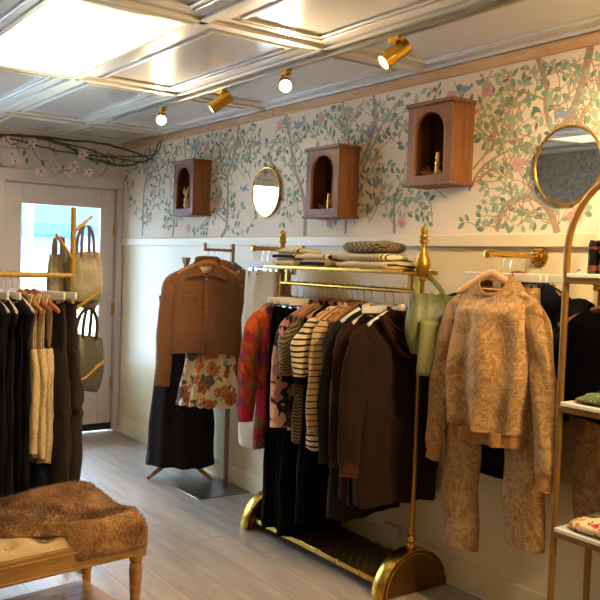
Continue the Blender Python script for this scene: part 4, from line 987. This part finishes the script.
tl = ['nearest the post of the branch rack', 'in the middle of the three cream tanks', 'leftmost of the three cream tanks']
bl = ['just left of the cream tanks', 'second left of the cream tanks', 'third left of the cream tanks', 'fourth left of the cream tanks', 'beside the cream crochet top', 'left of the cream crochet top']
for kd, d in lst:
    loc = onL(d); w = rnd.uniform(-.07, .07)
    if kd == 'dark':
        q = 'nearest the post' if d < .1 else 'second from the post'
        w = .16 if d < .1 else .12
        hanger('clip', loc, RB+w, 'white clip hanger on the branch rack, '+q, w=.17)
        trousers('dark_brown_trousers', 'dark brown wide trousers on the branch rack, '+q, loc, RB+w, plain('umber_cloth', '#211511', .9) if d < .1 else bpy.data.materials['umber_cloth'], 1.04, hw=.18, leg=.13, seed=d*40, z0=-.13, flat=.4)
    elif kd == 'tank':
        t = thing('cream_knit_tank', 'cream ribbed knit tank top '+tl[n_t], 'tank top', loc, RB+.16-.04*n_t)
        m = MB(); shell(m, [(-.33, 0, .15, .034, 0), (-.42, 0, .17, .036, .004), (-.70, -.02, .15, .034, .006), (-.86+.03*n_t, -.06, .10, .03, .006)], nz=26, seed=d*30, hem=.006); m.build('body', CREAMK, t)
        for s_ in (-1, 1):
            m = MB(); m.tube(wig([(s_*.10, -.022, -.40), (s_*.092, -.026, -.28), (s_*.105, -.018, -.16), (s_*.11, 0, -.088), (s_*.105, .018, -.16), (s_*.092, .026, -.28), (s_*.10, .022, -.40)], 0), .014, 10, ell=(.45, 1.5), up=(0, -1, 0)); m.build('shoulder_strap', CREAMK, t)
        hanger('honey' if n_t != 1 else 'walnut', loc, RB+.16-.04*n_t, 'wooden hanger holding the cream tank '+tl[n_t], w=.19); n_t += 1
    elif kd == 'black':
        (top if n_b % 2 == 0 else skirt)('black_dress' if n_b % 2 == 0 else 'black_skirt', 'long black %s hanging %s' % ('dress' if n_b % 2 == 0 else 'skirt', bl[n_b]), *((['dress'] if n_b % 2 == 0 else []) + [loc, RB+w, BLACKF if n_b % 2 else NAVYF, 1.04]), **(dict(hw=.2, hd=.03, sl=0, seed=d*30, fold=.012) if n_b % 2 == 0 else dict(seed=d*20, hd=.03, fold=.012, hw1=.2)))
        hanger('clip' if n_b % 2 else 'white', loc, RB+w, 'white hanger on the branch rack, '+bl[n_b], w=.17 if n_b % 2 else .205); n_b += 1
    else:
        top('cream_crochet_top', 'cream crochet top at the left edge of the branch rack', 'top', loc, RB, CREAMC, .86, hw=.21, hd=.04, sl=.0, seed=3., neck=.03)
        hanger('white', loc, RB, 'white hanger holding the cream crochet top')

# bags on the pegs
def tote(name, label, loc, rz, mat, W, Hh, D, hh, pegz, seed):
    t = thing(name, label, 'bag', loc, rz)
    m = MB(); pouch(m, W, D, 0, -Hh, 0, 0, seed, .35); m.build('pouch', mat, t)
    for s_ in (-1, 1):
        m = MB(); m.tube(wig([(-W*.42, s_*D*.4, -.02), (-W*.40, s_*D*.35, hh*.55), (-.018, s_*D*.1, hh), (.018, s_*D*.1, hh), (W*.34, s_*D*.35, hh*.55), (W*.38, s_*D*.4, -.02)], 0), .0065, 8, ell=(1.8, .6), up=(0, 1, 0)); m.build('handle', mat, t)
    return t
tote('taupe_tote_bag', 'taupe canvas tote bag hanging highest on the branch post in front of the door', (-1.365, -2.71, 1.50), .35, TAUPE, .098, .235, .045, .13, 0, 1.)
tote('taupe_tote_bag', 'taupe tote bag half hidden left of the branch post', (-1.485, -2.67, 1.50), .3, TAUPE, .06, .25, .03, .07, 0, 5.)
gb = tote('grey_tote_bag', 'dark grey tote bag slung askew below the taupe tote', (-1.31, -2.64, 1.41), .3, GREYB, .09, .19, .03, .05, 0, 2.); gb.rotation_euler = (0, .28, .3)
ol = tote('olive_handbag', 'olive leather handbag with tan strap on the lowest visible peg', (-1.36, -2.73, 1.10), .4, OLIVE, .115, .27, .06, .13, 0, 3.)
m = MB(); ol.rotation_euler = (0, .12, .4); m.tube([(-.10, -.05, -.235), (-.04, -.068, -.20), (.03, -.066, -.15), (.09, -.05, -.115)], .0055, 8); m.build('tan_strap', plain('tan_leather', '#a8752c', .5), ol)

# ------------------------------------------------------------------ tufted bench
bn = thing('tufted_bench', 'carved wooden bench with tufted beige cushion at lower left', 'bench', (-1.468, -3.71, 0), math.radians(6))
BL, BW = 1.25, .47
for x in (-.035, -BL+.035):
    for y in (.035, BW-.035):
        m = MB(); m.box(x-.03, x+.03, y-.03, y+.03, .33, .45); m.lathe([(.03, .33), (.024, .322), (.027, .312), (.02, .302), (.024, .295), (.026, .27), (.022, .2), (.018, .12), (.016, .06), (.02, .045), (.015, .035), (.019, .02), (.014, 0)], (x, y, 0), 20); m.build('leg', OAK, bn, bevel=.003)
        
m = MB()
for y in (.004, BW-.024): m.box(-BL+.065, -.065, y, y+.02, .345, .425); m.box(-BL+.065, -.065, y-.004, y+.024, .338, .35); m.box(-BL+.065, -.065, y-.004, y+.024, .398, .408)
for x in (-.024, -BL+.004): m.box(x, x+.02, .065, BW-.065, .345, .425)
m.build('apron', OAK, bn, bevel=.003)
m = MB(); m.box(-BL+.05, -.05, .05, BW-.05, .10, .118); m.build('lower_shelf', OAK, bn, bevel=.003)
m = MB()
def cush(u, v):
    x = -BL+.01+(BL-.02)*u; y = .008+(BW-.016)*v
    e = min(1, min(u*BL, (1-u)*BL)/.04)*1.0; f = min(1, min(v, 1-v)*BW/.05)
    a = sm(max(0, min(1, e)))*sm(max(0, min(1, f)))
    p, q = x/.135, (y-.06)/.16
    tuft = 0
    for di in range(-1, 2):
        for dj in range(-1, 2):
            rj = round(q)+dj; ci = round(p-.5*(rj % 2))+di+.5*(rj % 2); d2 = (p-ci)**2+((q-rj)*1.15)**2; tuft = max(tuft, math.exp(-d2*14))
    return (x, y, .428+.042*a**.5-.03*tuft*a)
m.grid(cush, 190, 64); m.add([(-BL+.01, .008, .428), (-.01, .008, .428), (-.01, BW-.008, .428), (-BL+.01, BW-.008, .428)], [(0, 3, 2, 1)], 0, False); cu = m.build('cushion', CUSH, bn)
for r_ in range(3):
    for c_ in range(-9, 1):
        x = (c_+.5*(r_ % 2))*.135; y = .06+.16*r_
        if -BL+.05 < x < -.03: m = MB(); m.ball((x, y, .452), .008, (1, 1, .5), seg=6); m.build('tuft_button', CUSH, cu)

# fur throw draped over the bench end
t = NT('brown_fur'); v = t.coord(); n = t.noise(v, 9, 5, .6, .8); n2 = t.noise(v, 90, 3)
c = t.ramp(n.outputs['Fac'], [(.35, '#6e4a2a'), (.5, '#96683c'), (.66, '#b58a58')])
t.col(t.mix(1.0, c, t.ramp(n2.outputs['Fac'], [(.3, (.55, .55, .55, 1)), (.6, (1, 1, 1, 1))]), 'MULTIPLY')); t.bump(n2.outputs['Fac'], .8, .01); FUR = t.set(.95, 0, .1, .3)
fu = thing('fur_throw', 'brown faux fur throw bunched over the end of the bench', 'throw', (-1.468, -3.71, 0), math.radians(6))
def fold_h(x, y):
    n = mnoise.noise(Vector((x*4.2, y*4.2, 1.3))); n3 = mnoise.noise(Vector((x*9, y*9, 4.))); 
    ridge = 1-abs(mnoise.noise(Vector((x*3.3+y*2.2, y*2.4-x*1.1, 7.))))*2.4
    return .5+.5*n+.25*n3, max(0, ridge)
def fur(u, v):
    # u along bench from right end to left, v from back over the front
    x = -.012-.76*u; w = v
    front = .03+.32*max(0, u-.33)*1.0                     # front edge recedes to the left
    y0 = BW+.012; y1 = .0-.008 + (0 if u < .35 else (u-.35)*.40)
    y = y0+(y1-y0)*w
    a, r = fold_h(x, y)
    edge = min(1, u/.05, (1-u)/.05, w/.07, (1-w)/.07); edge = sm(max(0, edge))
    hump = .05*math.exp(-((x+.12)/.13)**2-((y-.36)/.12)**2)+.035*math.exp(-((x+.3)/.1)**2-((y-.25)/.2)**2)
    h = .473+edge*(.012+.03*a+.032*r*a+hump)
    # the part past the right end droops
    if u < .06: h -= (1-u/.06)**2*.05*(1-sm(max(0, min(1, (v-.7)/.2))))
    if v > .93 and u < .42: h -= ((v-.93)/.07)**1.5*.10; y -= .018*math.sin(PI*(v-.93)/.07)
    x += .012*mnoise.noise(Vector((y*7, 2., 0))); y += .012*mnoise.noise(Vector((x*7, 5., 0)))
    return (x, y, h)
m = MB(); m.grid(fur, 150, 100); fb = m.build('pelt', FUR, fu, solid=.006)
m = MB(); r3 = random.Random(8)
for i in range(26000):
    u, v = r3.random(), r3.random(); p = Vector(fur(u, v)); a = Vector(fur(min(u+.01, 1), v))-p; b = Vector(fur(u, min(v+.012, 1)))-p
    nn = b.cross(a)
    if nn.length < 1e-9: continue
    nn.normalize(); 
    if nn.z < 0: nn = -nn
    fl = mnoise.noise_vector(p*6)*.9+Vector((r3.uniform(-.5, .5), r3.uniform(-.5, .5), -.1)); d = (nn*.6+fl).normalized()
    if d.dot(nn) < .1: d = (d+nn*.5).normalized()
    L = r3.uniform(.008, .017); s_ = nn.cross(d)
    if s_.length < 1e-6: continue
    s_.normalize(); s_ *= .0011
    m.add([p-s_, p+s_, p+d*L], [(0, 1, 2)], 0, False)
hair = m.build('fur_pile', FUR, fu); hair['kind'] = 'stuff'

# ------------------------------------------------------------------ the street seen through the glass
PAVE = plain('street_paving', '#a9a9aa', .8); BLD = plain('pale_facade', '#b2b4b8', .8)
m = MB(); m.box(-14, 10, .14, 14, -.2, -.02); struct(m.build('ground', PAVE), 'pale pavement outside')
hs = thing('street_building', 'pale building across the street with a blue awning', 'building', (-1.5, 9.0, 0))
m = MB(); m.box(-9, 12, 0, 2, -.02, 7); m.build('facade', BLD, hs)
m = MB(); m.prism([(0, 2.6), (-1.2, 2.05), (-1.2, 1.85), (0, 2.4)], 'x', 2.6, 7.0); m.build('awning', plain('blue_awning', '#1d3f86', .7), hs)
for x in (.9, 3.2, 5.4): m = MB(); m.box(x, x+1.3, -.03, .0, .3, 2.0); m.build('shop_window', plain('blue_grey_glass', '#4f7096', .1) if x == .9 else bpy.data.materials['blue_grey_glass'], hs)
m = MB(); m.tube([(0, 0, -.02), (0, 0, 3.5)], .06, 12); o = m.build('street_post', plain('tan_post', '#c8a882', .6)); o.location = (.45, 4.0, 0); tag(o, 'pale tan post outside the door glass', 'post')
pb = thing('cream_street_panel', 'cream low panel standing outside the door glass', 'panel', (.3, 2.2, 0))
m = MB(); m.box(-1.3, .55, -.03, .03, .25, 1.38); m.build('board', plain('cream_board', '#c8b488', .7), pb)
m = MB(); m.box(-1.2, -1.15, -.03, .03, -.02, .25); m.box(.4, .45, -.03, .03, -.02, .25); m.build('leg', plain('panel_leg', '#9a9a92', .6), pb)
sb = thing('leafy_shrub', 'green leafy shrub outside behind the door glass', 'shrub', (-.15, 1.2, -.02))
m = MB(); m.lathe([(.12, 0), (.17, .3), (.175, .32), (.15, .32), (.14, .28)], seg=20); m.build('pot', plain('grey_pot', '#9a9a94', .7), sb)
m = MB(); L_ = MB(); r4 = random.Random(3)
for i in range(12):
    a = r4.random()*6.28; s_ = r4.uniform(.08, .32); top_ = Vector((s_*math.cos(a), s_*math.sin(a), r4.uniform(.8, 1.45)))
    m.tube(wig([(0, 0, .28), top_*.6, top_], .02), .005, 6)
    for k in range(16):
        c = top_*(r4.uniform(.5, 1)); c += Vector((r4.uniform(-.06, .06),)*2+(r4.uniform(-.03, .03),)); d = Vector((r4.uniform(-1, 1), r4.uniform(-1, 1), r4.uniform(-.2, .8))).normalized(); q = d.cross(Vector((.3, .1, 1))).normalized()
        L = r4.uniform(.05, .08); L_.add([c, c+d*L*.5+q*L*.2, c+d*L, c+d*L*.5-q*L*.2], [(0, 1, 2, 3)], 0, False)
m.build('stems', VINE, sb); L_.build('foliage', plain('shrub_green', '#7fa05a', .6), sb)

# ------------------------------------------------------------------ sets of repeats
def place_of(o):
    x, y = o.location.x, o.location.y
    return ('the branch rack' if x < -1 else 'the steel stand' if y > -2.3 else 'the left wall arm' if y > -2.7 else 'the gold rack' if y > -4 else 'the right wall arms')
for o in [q for q in COL.objects if q.parent is None and 'category' in q.keys() and 'group' not in q.keys()]:
    k = o.name.split('.')[0]
    if k in ('wooden_hanger', 'clip_hanger', 'white_hanger'): o['group'] = {'wooden_hanger': 'wooden hangers', 'clip_hanger': 'white clip hangers', 'white_hanger': 'white hangers'}[k]+' on '+place_of(o)
    elif k == 'folded_sweater': o['group'] = 'folded knits on the rack shelf'
    elif k == 'arched_wall_cabinet': o['group'] = 'arched cabinets on the papered wall'
    elif k == 'round_mirror': o['group'] = 'round mirrors on the papered wall'
    elif k == 'track_spotlight': o['group'] = 'spotlights on the ceiling track'
    elif k == 'dark_bottle': o['group'] = 'black bottles on the arched shelf'
    elif k == 'gold_wall_arm': o['group'] = 'gold pipe arms on the wall'
    elif k == 'gold_tube': o['group'] = 'gold tubes in the cabinets'
    elif k == 'copper_trinket': o['group'] = 'copper trinkets in the middle cabinet'
    elif k == 'cream_knit_tank': o['group'] = 'cream tanks on the branch rack'
    elif k in ('black_dress', 'black_skirt', 'dark_brown_trousers', 'black_trousers', 'camisole', 'black_t_shirt', 'tan_toile_trousers', 'cream_skirt', 'taupe_tote_bag'):
        o['group'] = k.replace('_', ' ')+' set on '+place_of(o)

# ------------------------------------------------------------------ daylight, camera
w = bpy.data.worlds.new('sky'); SC.world = w; w.use_nodes = True
w.node_tree.nodes['Background'].inputs[0].default_value = (.51, .74, 1.0, 1); w.node_tree.nodes['Background'].inputs[1].default_value = WORLD
for (x0, x1, z0, z1) in ((GX0, GX1, GZ0, GZ1), (WX0, WX1, WZ0, WZ1)):
    L = bpy.data.lights.new('daylight_portal', 'AREA'); L.shape = 'RECTANGLE'; L.size = x1-x0; L.size_y = z1-z0; L.cycles.is_portal = True
    o = bpy.data.objects.new('daylight_portal', L); COL.objects.link(o); o.location = ((x0+x1)/2, .16, (z0+z1)/2); o.rotation_euler = (-PI/2, 0, 0)
S = bpy.data.lights.new('sun', 'SUN'); S.energy = SUN; S.angle = .02; S.color = (1, .97, .93)
o = bpy.data.objects.new('sun', S); COL.objects.link(o); o.rotation_euler = (math.radians(35), 0, math.radians(-20))

cam = bpy.data.cameras.new('camera'); co = bpy.data.objects.new('camera', cam); COL.objects.link(co)
yaw, pit, rol, F = .62412, -.04384, .03456, 821.0
f = Vector((math.sin(yaw)*math.cos(pit), math.cos(yaw)*math.cos(pit), math.sin(pit))); r = Vector((math.cos(yaw), -math.sin(yaw), 0)); u = r.cross(f)
r2_ = r*math.cos(rol)+u*math.sin(rol); u2_ = -r*math.sin(rol)+u*math.cos(rol)
Mx = Matrix((r2_, u2_, -f)).transposed().to_4x4(); Mx.translation = Vector((-2.8604, -6.5945, 1.4858)); co.matrix_world = Mx
cam.sensor_width = 36; cam.lens = F/600*36; cam.clip_start = .05
SC.camera = co
vs = SC.view_settings; vs.view_transform = 'Standard'; vs.look = 'None'; vs.gamma = 1; vs.exposure = EXPO; vs.use_curve_mapping = False
